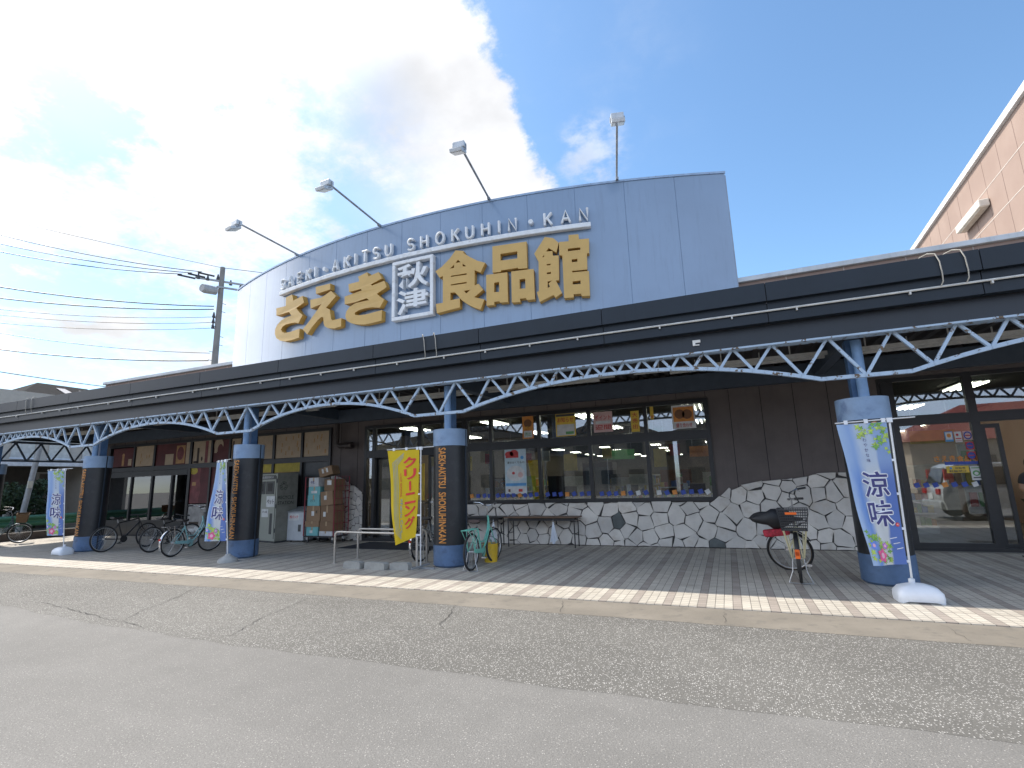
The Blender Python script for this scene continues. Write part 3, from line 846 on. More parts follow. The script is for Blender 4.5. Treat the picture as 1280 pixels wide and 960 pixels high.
GL = {"sa": [[[[-3.816, 6.401], [-3.556, 6.416], [-3.499, 6.236], [-3.131, 6.281], [-3.056, 6.088], [-3.36, 6.015], [-3.236, 5.882], [-3.087, 5.767], [-3.237, 5.583], [-3.367, 5.636], [-3.574, 5.658], [-3.761, 5.662], [-3.908, 5.634], [-3.958, 5.569], [-3.909, 5.502], [-3.795, 5.447], [-3.554, 5.425], [-3.177, 5.442], [-3.183, 5.212], [-3.458, 5.205], [-3.746, 5.217], [-3.97, 5.274], [-4.15, 5.374], [-4.236, 5.508], [-4.234, 5.625], [-4.158, 5.727], [-3.995, 5.81], [-3.778, 5.848], [-3.544, 5.849], [-3.655, 5.975], [-4.214, 5.992], [-4.236, 6.201], [-3.807, 6.163]]]], "e": [[[[-2.638, 6.398], [-2.125, 6.371], [-2.117, 6.218], [-2.614, 6.212]]], [[[-2.819, 6.109], [-2.408, 6.077], [-2.09, 6.175], [-1.915, 6.012], [-2.239, 5.782], [-2.108, 5.717], [-2.053, 5.475], [-2.009, 5.428], [-1.715, 5.428], [-1.716, 5.231], [-1.937, 5.217], [-2.146, 5.261], [-2.256, 5.327], [-2.299, 5.412], [-2.312, 5.554], [-2.379, 5.583], [-2.508, 5.529], [-2.701, 5.393], [-2.875, 5.236], [-3.052, 5.395], [-2.805, 5.57], [-2.525, 5.8], [-2.399, 5.916], [-2.792, 5.878]]]], "ki": [[[[-1.236, 6.343], [-0.969, 6.396], [-0.93, 6.286], [-0.64, 6.33], [-0.542, 6.158], [-0.853, 6.077], [-0.823, 6.039], [-0.476, 6.089], [-0.408, 5.926], [-0.674, 5.819], [-0.588, 5.732], [-0.466, 5.647], [-0.582, 5.472], [-0.808, 5.523], [-1.02, 5.534], [-1.196, 5.519], [-1.305, 5.482], [-1.293, 5.429], [-1.192, 5.402], [-0.976, 5.384], [-0.767, 5.395], [-0.525, 5.408], [-0.529, 5.169], [-0.76, 5.153], [-0.988, 5.151], [-1.204, 5.187], [-1.408, 5.253], [-1.544, 5.333], [-1.591, 5.454], [-1.564, 5.562], [-1.465, 5.656], [-1.283, 5.711], [-1.084, 5.713], [-0.89, 5.709], [-0.969, 5.768], [-1.284, 5.735], [-1.625, 5.747], [-1.633, 5.938], [-1.415, 5.955], [-1.113, 5.984], [-1.139, 6.026], [-1.501, 6.025], [-1.523, 6.223], [-1.211, 6.22], [-1.198, 6.253]]]], "shoku": [[[[1.317, 6.451], [1.499, 6.401], [1.49, 6.36], [1.643, 6.24], [1.81, 6.127], [1.975, 6.058], [1.872, 5.859], [1.739, 5.93], [1.734, 5.592], [1.818, 5.62], [1.922, 5.474], [1.721, 5.34], [1.942, 5.26], [1.856, 5.054], [1.726, 5.112], [1.577, 5.205], [1.443, 5.315], [1.359, 5.426], [1.291, 5.511], [1.186, 5.519], [1.185, 5.353], [1.401, 5.362], [1.399, 5.165], [0.867, 5.111], [0.846, 5.322], [1.01, 5.322], [1.012, 5.926], [0.932, 5.897], [0.836, 6.059], [0.995, 6.141], [1.174, 6.289]], [[1.367, 6.229], [1.422, 6.163], [1.311, 6.167]], [[1.176, 6.058], [1.279, 6.134], [1.278, 6.061]], [[1.47, 6.123], [1.555, 6.049], [1.473, 6.058]], [[1.198, 5.894], [1.561, 5.892], [1.561, 5.859], [1.198, 5.869]], [[1.197, 5.701], [1.558, 5.701], [1.558, 5.668], [1.196, 5.676]], [[1.496, 5.512], [1.64, 5.515], [1.546, 5.447]]]], "hin": [[[[2.14, 6.393], [2.863, 6.384], [2.858, 5.806], [2.678, 5.815], [2.664, 5.841], [2.313, 5.836], [2.304, 5.804], [2.131, 5.814]], [[2.31, 6.198], [2.667, 6.2], [2.662, 6.045], [2.306, 6.05]]], [[[1.99, 5.786], [2.443, 5.776], [2.44, 5.14], [2.282, 5.145], [2.256, 5.18], [2.151, 5.178], [2.15, 5.114], [1.985, 5.12]], [[2.158, 5.589], [2.266, 5.595], [2.261, 5.38], [2.153, 5.387]]], [[[2.527, 5.78], [2.988, 5.772], [2.991, 5.127], [2.829, 5.131], [2.809, 5.176], [2.688, 5.176], [2.694, 5.108], [2.518, 5.118]], [[2.694, 5.586], [2.811, 5.59], [2.807, 5.38], [2.688, 5.387]]]], "kan": [[[[3.245, 6.427], [3.411, 6.377], [3.517, 6.261], [3.46, 6.057], [3.311, 6.179], [3.256, 6.107], [3.383, 6.101], [3.386, 6.0], [3.504, 5.992], [3.487, 5.463], [3.425, 5.47], [3.533, 5.196], [3.401, 5.113], [3.365, 5.174], [3.085, 5.06], [3.034, 5.271], [3.078, 5.29], [3.095, 5.913], [3.014, 6.094]], [[3.171, 5.995], [3.216, 6.045], [3.211, 5.998]], [[3.257, 5.837], [3.335, 5.837], [3.333, 5.806], [3.255, 5.807]], [[3.252, 5.658], [3.335, 5.664], [3.333, 5.622], [3.251, 5.624]], [[3.26, 5.466], [3.355, 5.479], [3.274, 5.423], [3.302, 5.353], [3.254, 5.335]]], [[[3.721, 6.402], [3.916, 6.393], [3.921, 6.283], [4.116, 6.275], [4.104, 5.967], [4.058, 5.965], [4.048, 5.628], [3.752, 5.632], [3.753, 5.599], [4.077, 5.595], [4.068, 5.082], [3.914, 5.09], [3.895, 5.143], [3.757, 5.147], [3.754, 5.082], [3.57, 5.086], [3.575, 5.983], [3.515, 5.991], [3.523, 6.277], [3.714, 6.268]], [[3.691, 6.111], [3.937, 6.108], [3.934, 6.055], [3.688, 6.056]], [[3.757, 5.873], [3.868, 5.876], [3.865, 5.814], [3.754, 5.814]], [[3.751, 5.412], [3.905, 5.415], [3.901, 5.342], [3.748, 5.347]]]]}
names = {'sa': 'letter', 'e': 'letter', 'ki': 'letter', 'shoku': 'letter', 'hin': 'letter', 'kan': 'letter'}
for k, shapes in GL.items():
    L = MB()
    for loops in shapes:
        L.prism(loops, lambda a, b_, d: sarc(a, b_, SR0 + d), 0.004, 0.14, 0, 1)
    L.build('letter', [YEL, YELS], sign)
# white boxed pair of characters
bx = MB()
for a, c_, z0, z1 in ((-.265, .775, 6.395, 6.475), (-.265, .775, 5.105, 5.185), (-.265, -.19, 5.185, 6.395), (.70, .775, 5.185, 6.395)):
    n = 4; V = []
    for i in range(n + 1):
        tt = a + (c_ - a) * i / n
        V += [sarc(tt, z0, SR0 + .003), sarc(tt, z0, SR0 + .14), sarc(tt, z1, SR0 + .14), sarc(tt, z1, SR0 + .003)]
    F = [(4 * i + j, 4 * i + (j + 1) % 4, 4 * i + 4 + (j + 1) % 4, 4 * i + 4 + j) for i in range(n) for j in range(4)] + [(0, 3, 2, 1), (4 * n, 4 * n + 1, 4 * n + 2, 4 * n + 3)]
    bx.add(V, F)
bx.build('character_frame', WLET, sign, bevel=.012)
for ch, z0 in (('\u79cb', 5.80), ('\u6d25', 5.20)):
    put_text(MB(), ch, lambda a, b_, d, z0=z0: sarc(-.14 + a, z0 + b_, SR0 + .004 + d), .79, .57, .022, .13).build('letter', WLET, sign)
# white rule
ru = MB(); n = 40; V = []
for i in range(n + 1):
    tt = -4.20 + 8.37 * i / n
    V += [sarc(tt, 6.545, SR0 + .003), sarc(tt, 6.545, SR0 + .12), sarc(tt, 6.645, SR0 + .12), sarc(tt, 6.645, SR0 + .003)]
F = [(4 * i + j, 4 * i + (j + 1) % 4, 4 * i + 4 + (j + 1) % 4, 4 * i + 4 + j) for i in range(n) for j in range(4)] + [(0, 3, 2, 1), (4 * n, 4 * n + 1, 4 * n + 2, 4 * n + 3)]
ru.add(V, F); ru.build('rule', WLET, sign, bevel=.015)
# rounded stroke letters
def ar(cx_, cz_, rx, rz, a0, a1, n=10): return [(cx_ + rx * math.cos(R(a0 + (a1 - a0) * i / n)), cz_ + rz * math.sin(R(a0 + (a1 - a0) * i / n))) for i in range(n + 1)]
STK = {
    'S': [ar(.5, .74, .36, .26, 30, 250) [::1] + ar(.5, .26, .38, .26, 80, -150)],
    'A': [[(.08, 0), (.5, 1), (.92, 0)], [(.24, .34), (.76, .34)]],
    'E': [[(.85, 1), (.15, 1), (.15, 0), (.85, 0)], [(.15, .52), (.75, .52)]],
    'K': [[(.15, 0), (.15, 1)], [(.85, 1), (.17, .42)], [(.40, .60), (.88, 0)]],
    'I': [[(.5, 0), (.5, 1)]],
    'T': [[(.1, 1), (.9, 1)], [(.5, 1), (.5, 0)]],
    'U': [[(.12, 1), (.12, .38)] + ar(.5, .36, .38, .36, 180, 360) + [(.88, .38), (.88, 1)]],
    'H': [[(.12, 0), (.12, 1)], [(.88, 0), (.88, 1)], [(.12, .52), (.88, .52)]],
    'O': [ar(.5, .5, .46, .5, 0, 360, 20)],
    'N': [[(.12, 0), (.12, 1), (.88, 0), (.88, 1)]],
}
LAT = [('S', -4.08), ('A', -3.73), ('E', -3.36), ('K', -3.0), ('I', -2.74), ('.', -2.41), ('A', -2.02), ('K', -1.65), ('I', -1.38), ('T', -1.09), ('S', -.76), ('U', -.41), ('S', .19), ('H', .53), ('O', .92), ('K', 1.29), ('U', 1.62), ('H', 1.98), ('I', 2.28), ('N', 2.57), ('.', 2.96), ('K', 3.32), ('A', 3.68), ('N', 4.04)]
for ch, tc_ in LAT:
    L = MB()
    if ch == '.':
        c_ = Vector(sarc(tc_, 6.83, SR0 + .06)); L.tube([sarc(tc_, 6.83, SR0 + .003), sarc(tc_, 6.83, SR0 + .11)], .064, 14)
    else:
        for st in STK[ch]:
            P_ = [sarc(tc_ + (a - .5) * .20, 6.70 + z * .265, SR0 + .09) for a, z in st]
            L.tube(P_, .033, 8)
            for a, z in (st[0], st[-1]): L.tube([sarc(tc_ + (a - .5) * .2, 6.70 + z * .265, SR0), sarc(tc_ + (a - .5) * .2, 6.70 + z * .265, SR0 + .09)], .018, 6)
            # raised letter body: a thinner return behind the front tube
            P2 = [sarc(tc_ + (a - .5) * .20, 6.70 + z * .265, SR0 + .05) for a, z in st]
            L.tube(P2, .033, 8)
    L.build('latin_letter', WLET, sign, smooth=True)

# floodlights on arms over the sign
GALV = mat('galvanised_arm', (.30, .31, .33), .45, metal=.5, var=.2, scale=10, rust=.05)
LAMPB = mat('lamp_housing', (.50, .52, .54), .45, metal=.2, var=.1)
LGL = mat('lamp_glass', (.35, .38, .42), .15, spec=.8)
fl = [((-3.59), 1.62, .22, 'leftmost floodlight on a long arm above the white end of the sign'),
      ((-.72), 1.68, .17, 'floodlight on a slanting arm left of the sign centre above the white lettering'),
      (2.06, 1.68, .17, 'floodlight on a tilted arm right of the sign centre, nearest to the cloud edge'),
      (4.75, 1.0, .70, 'rightmost floodlight on an upright looking rusty arm against blue sky')]
for tt, L_, h_, lab in fl:
    q_ = tt / SR0; nrm = Vector((math.sin(q_), -math.cos(q_), 0)); B_ = Vector(sarc(tt, 7.545, SR0 - .05))
    f_ = thing('floodlight', lab, 'floodlight', B_, group='floodlights over the roof sign')
    L_ *= SU; h_ *= SU
    tip = B_ + nrm * (L_ + .05) + Vector((0, 0, h_))
    a_ = MB().tube([B_ - nrm * .1 + Vector((0, 0, -.01)), tip], .028, 10); a_.obox(B_ + nrm * .1 + Vector((0, 0, .0)), nrm * .09, Vector((nrm.y, -nrm.x, 0)) * .035, (0, 0, .03)); a_.build('arm', GALV, f_, smooth=True)
    sdv = Vector((-nrm.y, nrm.x, 0))
    hb = tip + Vector((0, 0, -.07)) + nrm * .02
    MB().obox(hb + Vector((0, 0, .02)), nrm * .09, sdv * .15, Vector((0, 0, .075))).build('ballast_box', LAMPB, f_, bevel=.012)
    hd = MB(); fw = (nrm * .92 + Vector((0, 0, -.38))).normalized(); up_ = sdv.cross(fw).normalized()
    if up_.z < 0: up_ = -up_
    hc = hb + Vector((0, 0, -.13)) + fw * .10
    hd.obox(hc, fw * .17, sdv * .155, up_ * .045); hd.build('lamp_head', LAMPB, f_, bevel=.015)
    MB().obox(hc - up_ * .048, fw * .14, sdv * .13, up_ * .004).build('lens', LGL, f_)
    br = MB()
    for s_ in (-1, 1): br.tube([hb + sdv * .165 * s_ + Vector((0, 0, .05)), hb + sdv * .17 * s_ + Vector((0, 0, -.1)), hc + sdv * .165 * s_], .012, 6)
    br.tube([hb + Vector((0, 0, .09)) - sdv * .1, hb + Vector((0, 0, .14)) - sdv * .05, hb + Vector((0, 0, .14)) + sdv * .05, hb + Vector((0, 0, .09)) + sdv * .1], .012, 6)
    br.build('bracket', GALV, f_)

# ================================================================ PINK BUILDING AND NEIGHBOURS
PINKW = bpy.data.materials.new('pink_wall_panel'); PINKW.use_nodes = True
t = NT(PINKW.node_tree); b = PINKW.node_tree.nodes['Principled BSDF']
co = t.n('ShaderNodeTexCoord').outputs['Object']
c = t.mix(t.ramp(t.noise(co, 0.8, 5), .3, .7), (0.285, 0.205, 0.17), (0.33, 0.245, 0.205))
c = t.mix(t.ramp(t.noise(co, 60, 3), .35, .65, 0, .3), c, (0.24, 0.17, 0.145))
t.l(c, b.inputs['Base Color']); b.inputs['Roughness'].default_value = .8
ang = math.atan(.0523)
pk = thing('pink_building', 'tall pink panelled building rising behind the right end of the canopy', 'building', (7.19, 14.06, 0), -ang, local=True)
pb = MB(); pb.box(0, 12, -.4, 22, 0, 9.97)
PJ = mat('wall_joint', (.20, .14, .12), .8); PJW = mat('white_joint', (.5, .45, .41), .8)
for k in range(24): pb.box(-.004, .01, -.2 + k * .95, -.188 + k * .95, 4, 9.9, 1)
for z in (6.35, 7.25, 8.15, 9.05): pb.box(-.005, .01, -.4, 22, z, z + .022, 2)
pb.build('wall', [PINKW, PJ, PJW], pk)
MB().box(-.09, .3, -.5, 22.1, 9.975, 10.16).build('coping', mat('white_coping', (.62, .62, .62), .5), pk)
wl = thing('wall_light', 'long white lamp cover fixed on the upper pink wall', 'wall light', (7.325, 16.65, 8.56), -ang, local=True)
MB().box(-.26, -.012, 0, 1.8, 0, .22).build('cover', mat('cream_cover', (.70, .67, .60), .5, dirt=((.4, .32, .22), 4, .5)), wl, bevel=.03)
MB().box(-.21, -.05, .1, 1.7, -.03, -.002).build('diffuser', mat('lamp_diffuser', (.55, .5, .42), .4), wl)

# house with dark roof at the left, far
DROOF = mat('dark_roof_slate', (.022, .022, .024), .95, var=.2, scale=3, spec=.08)
SOLAR = mat('pale_solar_panel', (.38, .33, .30), .25, var=.15, scale=2)
HWALL = mat('grey_blue_siding', (.20, .25, .30), .8)


def gable(name, lab, x0, x1, y0, y1, ze, zr, ov=.6, hip=0.0, wallm=HWALL, roofm=DROOF, axis='y'):
    h = thing(name, lab, 'house', ((x0 + x1) / 2, (y0 + y1) / 2, 0))
    MB().box(x0, x1, y0, y1, 0, ze).build('wall', wallm, h)
    a0, a1, b0, b1 = x0 - ov, x1 + ov, y0 - ov, y1 + ov
    if axis == 'y':
        m_ = (a0 + a1) / 2; V = [(a0, b0, ze), (a1, b0, ze), (a1, b1, ze), (a0, b1, ze), (m_, b0 + hip, zr), (m_, b1 - hip, zr)]
        F = [(0, 1, 4), (1, 2, 5, 4), (2, 3, 5), (3, 0, 4, 5), (0, 3, 2, 1)]
    else:
        m_ = (b0 + b1) / 2; V = [(a0, b0, ze), (a1, b0, ze), (a1, b1, ze), (a0, b1, ze), (a0 + hip, m_, zr), (a1 - hip, m_, zr)]
        F = [(0, 1, 5, 4), (1, 2, 5), (2, 3, 4, 5), (3, 0, 4), (0, 3, 2, 1)]
    V = [(x, y, z + .02) for x, y, z in V]
    r_ = MB().add(V, F).build('roof', roofm, h)
    e = MB()
    for p_, q_ in ((0, 1), (1, 2), (2, 3), (3, 0)): e.bar(V[p_], V[q_], .12, .24)
    e.build('eaves', mat('dark_eaves', (.05, .05, .055), .6), h)
    return h, r_


h1, r1 = gable('house', 'far house with a dark hipped roof carrying pale solar panels', -56, -44, 18.0, 29.0, 7.55, 10.4, .7, 4.5, axis='y')
nx_ = Vector((-1, 0, 0))
sp = MB()
for k in range(4):
    for j in range(2):
        y = 21.6 + k * 1.55
        for zz in (0,):
            f0, f1 = .22 + j * .32, .50 + j * .32
            xa, xb = -43.3 + (-50 + 43.3) * f0, -43.3 + (-50 + 43.3) * f1
            za, zb = 7.57 + (10.42 - 7.57) * f0 + .08, 7.57 + (10.42 - 7.57) * f1 + .08
            o_ = (j * .9)
            sp.add([(xa, y + o_, za), (xa, y + 1.48 + o_ * .2, za), (xb, y + 1.48, zb), (xb, y + o_, zb), (xa, y + o_, za - .05), (xa, y + 1.48 + o_ * .2, za - .05), (xb, y + 1.48, zb - .05), (xb, y + o_, zb - .05)],
                   [(0, 1, 2, 3), (4, 7, 6, 5), (0, 4, 5, 1), (1, 5, 6, 2), (2, 6, 7, 3), (3, 7, 4, 0)])
sp.build('solar_panel', SOLAR, h1)
wn_ = MB(); wn_.box(-43.98, -43.9, 19.5, 21.5, 5.0, 6.4); wn_.build('window', mat('house_window', (.04, .05, .06), .2), h1)
h2, r2 = gable('house', 'near house with a dark brown tiled roof low at the left edge', -46, -36.5, 9.0, 15.2, 5.9, 8.3, .5, 0, wallm=mat('tan_render', (.38, .33, .28), .85), roofm=mat('brown_tile', (.035, .028, .024), .95, spec=.08, bump=.6, bscale=14), axis='y')

# neighbour's building seen under the canopy
NB = mat('beige_render', (.44, .40, .35), .85, var=.06)
nb = thing('neighbour_house', 'beige two storey house with shuttered windows and a dark recess behind the guard rail', 'house', (-33, 15, 0))
n_ = MB(); n_.box(-40, -30.0, 6, 26, 3.05, 6.4); n_.box(-40, -32.4, 6, 26, 0, 3.05); n_.box(-32.4, -30.0, 15.5, 16.4, 0, 3.04); n_.build('wall', NB, nb)
MB().box(-32.42, -32.36, 6.2, 25.8, .02, 3.0).build('ground_floor', mat('dark_grey_wall', (.11, .105, .10), .8), nb)
MB().box(-30.1, -29.3, 6, 26, 2.92, 3.14).build('eave_band', mat('white_band', (.66, .67, .70), .6), nb)
for y in (12.9, 14.3, 15.7, 17.1):
    f_ = MB().box(-29.99, -29.94, y - .42, y + .42, 3.32, 4.25).build('window', mat('pale_shutter', (.50, .50, .47), .6), nb)
    MB().box(-29.96, -29.90, y - .46, y + .46, 3.26, 3.32).build('sill', mat('white_band', (.66, .67, .70), .6), f_)
f_ = MB().box(-32.35, -32.30, 14.6, 16.9, .7, 2.75).build('window', mat('white_sash', (.6, .62, .62), .5), nb)
MB().box(-32.31, -32.27, 14.72, 15.7, .82, 2.65).build('pane', mat('net_curtain', (.18, .17, .16), .3), f_)
MB().box(-32.31, -32.27, 15.8, 16.78, .82, 2.65).build('pane', mat('dark_pane', (.05, .055, .06), .2), f_)
MB().box(-32.28, -31.9, 13.6, 14.3, 0, .9).build('air_conditioner', mat('ac_cream', (.42, .41, .38), .6), nb, bevel=.03)
MB().tube([(-30.0, 12.1, 0), (-30.0, 12.1, 3.05)], .06, 8).build('drain_pipe', mat('grey_pipe', (.3, .3, .3), .5), nb)

# low brown kerb wall, grass verge, guard rail
kw = MB(); kw.box(-24.35, -24.02, 7.0, 30, -.02, .27)
o_ = kw.build('kerb_wall', mat('brown_kerb', (.075, .06, .052), .8, var=.2, scale=2), None, loc=(-24.2, 12, 0)); tag(o_, 'low dark brown kerb wall along the left end of the tiled pavement', 'kerb wall')
sheet('verge_path', -30, -24.36, 5, 40, .03, mat('dry_verge', (.30, .27, .17), .9, var=.25, scale=2))
gr_ = thing('guard_rail', 'green corrugated steel guard rail behind the far left pillar', 'guard rail', (-26, 14, 0))
GRN = mat('green_rail_paint', (.045, .16, .10), .5, var=.15)
p_ = MB(); prof = [(0, .40), (-.06, .47), (-.06, .53), (0, .58), (0, .63), (-.06, .69), (-.06, .75), (0, .82)]
V = [(-26 - a, y, z) for y in (4, 32) for a, z in prof] + [(-26.03 - a, y, z) for y in (4, 32) for a, z in prof]; k = len(prof)
p_.add(V, [(i, i + 1, k + i + 1, k + i) for i in range(k - 1)] + [(2 * k + i, 3 * k + i, 3 * k + i + 1, 2 * k + i + 1) for i in range(k - 1)]); p_.build('rail_beam', GRN, gr_)
for y in (6, 8.5, 11, 13.5, 16, 18.5, 21): MB().tube([(-26.16, y, 0), (-26.16, y, .9)], .06, 10).build('post', mat('rail_post', (.25, .27, .25), .6), gr_)
mk = thing('marker_post', 'short pale marker post standing by the green guard rail', 'post', (-25.6, 14.55, 0))
MB().tube([(-25.6, 14.55, 0), (-25.6, 14.55, .98)], .05, 10).build('pole', mat('cream_post', (.5, .48, .4), .6), mk)
MB().lathe([(0, 1.0), (.055, .99), (.055, .90), (0, .90)], (-25.6, 14.55, 0), 12).build('cap', mat('grey_cap', (.4, .4, .4), .5), mk)
LEAF = mat('leaf_green', (.055, .085, .028), .6, var=.5, scale=4)
LEAF2 = mat('leaf_dark', (.03, .055, .02), .6, var=.5, scale=4)
BARK = mat('bark', (.07, .055, .04), .9)


def bush(name, lab, c_, rad, n, seed, m, cat='shrub', group=None, trunk=0.4):
    r_ = random.Random(seed); b_ = MB(); root = thing(name, lab, cat, c_, group=group)
    cl = [(Vector((r_.gauss(0, .5) * rad[0], r_.gauss(0, .5) * rad[1], rad[2] * r_.uniform(.25, 1.7))), r_.uniform(.3, .6)) for _ in range(16)]
    for _ in range(n):
        q_, s_ = r_.choice(cl)
        d = Vector((r_.gauss(0, 1), r_.gauss(0, 1), r_.gauss(0, 1))).normalized() * r_.random() ** .4 * s_ * min(rad)
        p = Vector(c_) + q_ + d
        if p.z < .05: continue
        a = Vector((r_.gauss(0, 1), r_.gauss(0, 1), r_.gauss(0, 1))).normalized() * r_.uniform(.05, .10)
        e = a.cross(Vector((r_.gauss(0, 1), r_.gauss(0, 1), r_.gauss(0, 1)))).normalized() * r_.uniform(.025, .05)
        b_.add([p - a, p + e, p + a, p - e], [(0, 1, 2, 3)])
    b_.build('foliage', m, root, fix=False)
    tk = MB()
    for q_, s_ in cl[:7]: tk.tube([Vector(c_), Vector(c_) + Vector((q_.x * .3, q_.y * .3, q_.z * .5)), Vector(c_) + q_], [.035, .025, .008], 6)
    tk.build('stem', BARK, root)
    return root


bush('garden_tree', 'dense dark green garden bush behind the guard rail and far left bicycle', (-29.0, 13.0, 0), (.9, 1.0, 1.15), 4200, 3, LEAF2)
bush('garden_tree', 'paler green bush beside the blue and white banner at far left', (-29.2, 11.6, 0), (.6, .7, .75), 2200, 4, LEAF)
bush('weed_clump', 'small weeds growing at the foot of the marker post', (-25.5, 14.9, .03), (.35, .5, .14), 500, 6, LEAF)
sgn_pole = thing('street_pole', 'leaning grey steel pole beside the garden bush at far left', 'pole', (-27.0, 11.85, 0))
MB().tube([(-27.0, 11.85, 0), (-27.0, 12.3, 5.0)], .10, 12).build('pole', mat('grey_steel_pole', (.33, .34, .35), .55), sgn_pole, smooth=True)
MB().box(-26.92, -26.86, 11.9, 12.06, 1.9, 2.2).build('notice_plate', mat('cream_plate', (.6, .58, .5), .6), sgn_pole)

# ================================================================ UTILITY POLE AND WIRES
CONCP = mat('concrete_pole', (.23, .22, .205), .85, var=.12, scale=2)
INSUL = mat('dark_insulator', (.05, .05, .055), .5)
PX, PY = -23.6, 17.3
up_ = thing('utility_pole', 'concrete utility pole with a transformer behind the left parapet', 'utility pole', (PX, PY, 0))
PB, PT = Vector((PX, PY, 0)), Vector((PX + .05, PY, 13.15))
MB().tube([PB, PT], [.20, .12], 14).build('pole', CONCP, up_, smooth=True)
ca = MB()
def along(z): return PB.lerp(PT, z / 13.15)
ca.bar(along(12.3) + Vector((-.25, -1.25, -.12)), along(12.3) + Vector((.25, 1.35, .28)), .09, .09); ca.bar(along(12.05) + Vector((.1, -.3, -.1)), along(12.05) + Vector((.35, 2.1, .32)), .09, .09)
ca.build('crossarm', mat('grey_arm', (.34, .35, .36), .5), up_)
tf_ = MB(); tf_.tube([along(11.75) + Vector((-.2, -.9, .0)), along(11.75) + Vector((-.2, -.72, .0)), along(11.75) + Vector((-.1, -.2, .05))], [.20, .24, .22], 14)
tf_.build('transformer', mat('transformer_grey', (.33, .34, .35), .5), up_)
z = 7.6
while z < 11.2:
    s_ = 1 if int(z * 10) % 2 else -1; q_ = along(z); MB().tube([q_, q_ + Vector((0, .36 * s_, 0))], .014, 6).build('step_bolt', INSUL, up_); z += .45
for z, dy in ((12.45, -.15), (12.2, -.7), (12.1, -1.2), (12.4, .6), (12.4, 1.2), (10.35, -.2), (10.05, -.2), (9.75, -.2)):
    q_ = along(z) + Vector((-.1, dy, 0)); MB().tube([q_, q_ + Vector((0, 0, .12)), q_ + Vector((0, 0, .28))], [.09, .06, .03], 8).build('insulator', INSUL, up_)
for z, dy in ((12.55, -.35), (12.3, -.85), (12.05, -1.35)):
    q_ = along(z) + Vector((-.1, dy, 0)); MB().tube([q_, q_ + Vector((-.3, -.7, 0))], .05, 8).build('insulator', INSUL, up_)
WIRE = mat('black_wire', (.02, .02, .022), .5)

WL = [[[-23.7, 16.3, 12.55], [-34.23, 9.69, 15.01]], [[-23.7, 15.8, 12.3], [-34.23, 9.94, 14.51]], [[-23.7, 15.3, 12.05], [-34.23, 10.18, 14.06]], [[-23.7, 17.1, 10.96], [-34.23, 9.84, 12.09]], [[-23.7, 17.1, 10.8], [-34.23, 9.93, 11.41]], [[-23.7, 17.0, 10.35], [-34.23, 10.05, 10.83]], [[-23.7, 17.0, 10.05], [-34.23, 10.1, 10.57]], [[-23.7, 17.0, 9.75], [-34.23, 10.16, 10.15]], [[-23.7, 17.1, 8.45], [-34.23, 10.21, 9.95]], [[-23.7, 17.05, 8.05], [-34.23, 10.36, 9.02]]]
wl_lab = ['highest black wire running left from the utility pole', 'second highest black wire running left from the pole top', 'third wire from the top, ending beside the transformer',
          'thick upper wire of the middle pair running left from the pole', 'thick lower wire of the middle pair running left from the pole',
          'uppermost of three close thin wires below the middle pair', 'middle of three close thin wires below the middle pair', 'lowest of three close thin wires below the middle pair',
          'thin faint wire just above the lowest bundled cable', 'lowest bundled cable running left from the pole just above the roof line']
for (A_, E_), lab, r_ in zip(WL, wl_lab, (.022, .022, .022, .030, .030, .016, .016, .016, .016, .028)):
    A_, E_ = Vector(A_), Vector(E_)
    P_ = [A_.lerp(E_, i / 16) - Vector((0, 0, .35 * 4 * (i / 16) * (1 - i / 16))) for i in range(17)]
    MB().tube([p - A_ for p in P_], r_, 6).build('power_line', WIRE, None, smooth=True, label=lab, cat='power line', group='overhead wires at the utility pole').location = A_
for A_, E_, r_, lab in (((-30, 11.68, 7.35), (-30, 17.5, 7.2), .02, 'black wire crossing just above the dark house roof'),
                    ((PX, PY, 13.15), (-4, 42, 15.0), .016, 'thin wire leaving the pole top to the right behind the sign'),
                    ((PX, PY, 13.15), (-38, 3, 16.2), .012, 'faint earth wire rising left from the very top of the pole')):
    A_, E_ = Vector(A_), Vector(E_)
    if A_.x == -30: A_ = A_ + (A_ - E_) * 1.2
    MB().tube([A_.lerp(E_, i / 12) - A_ - Vector((0, 0, .2 * 4 * (i / 12) * (1 - i / 12))) for i in range(13)], r_, 6).build('power_line', WIRE, None, smooth=True, label=lab, cat='power line', group='overhead wires at the utility pole').location = A_


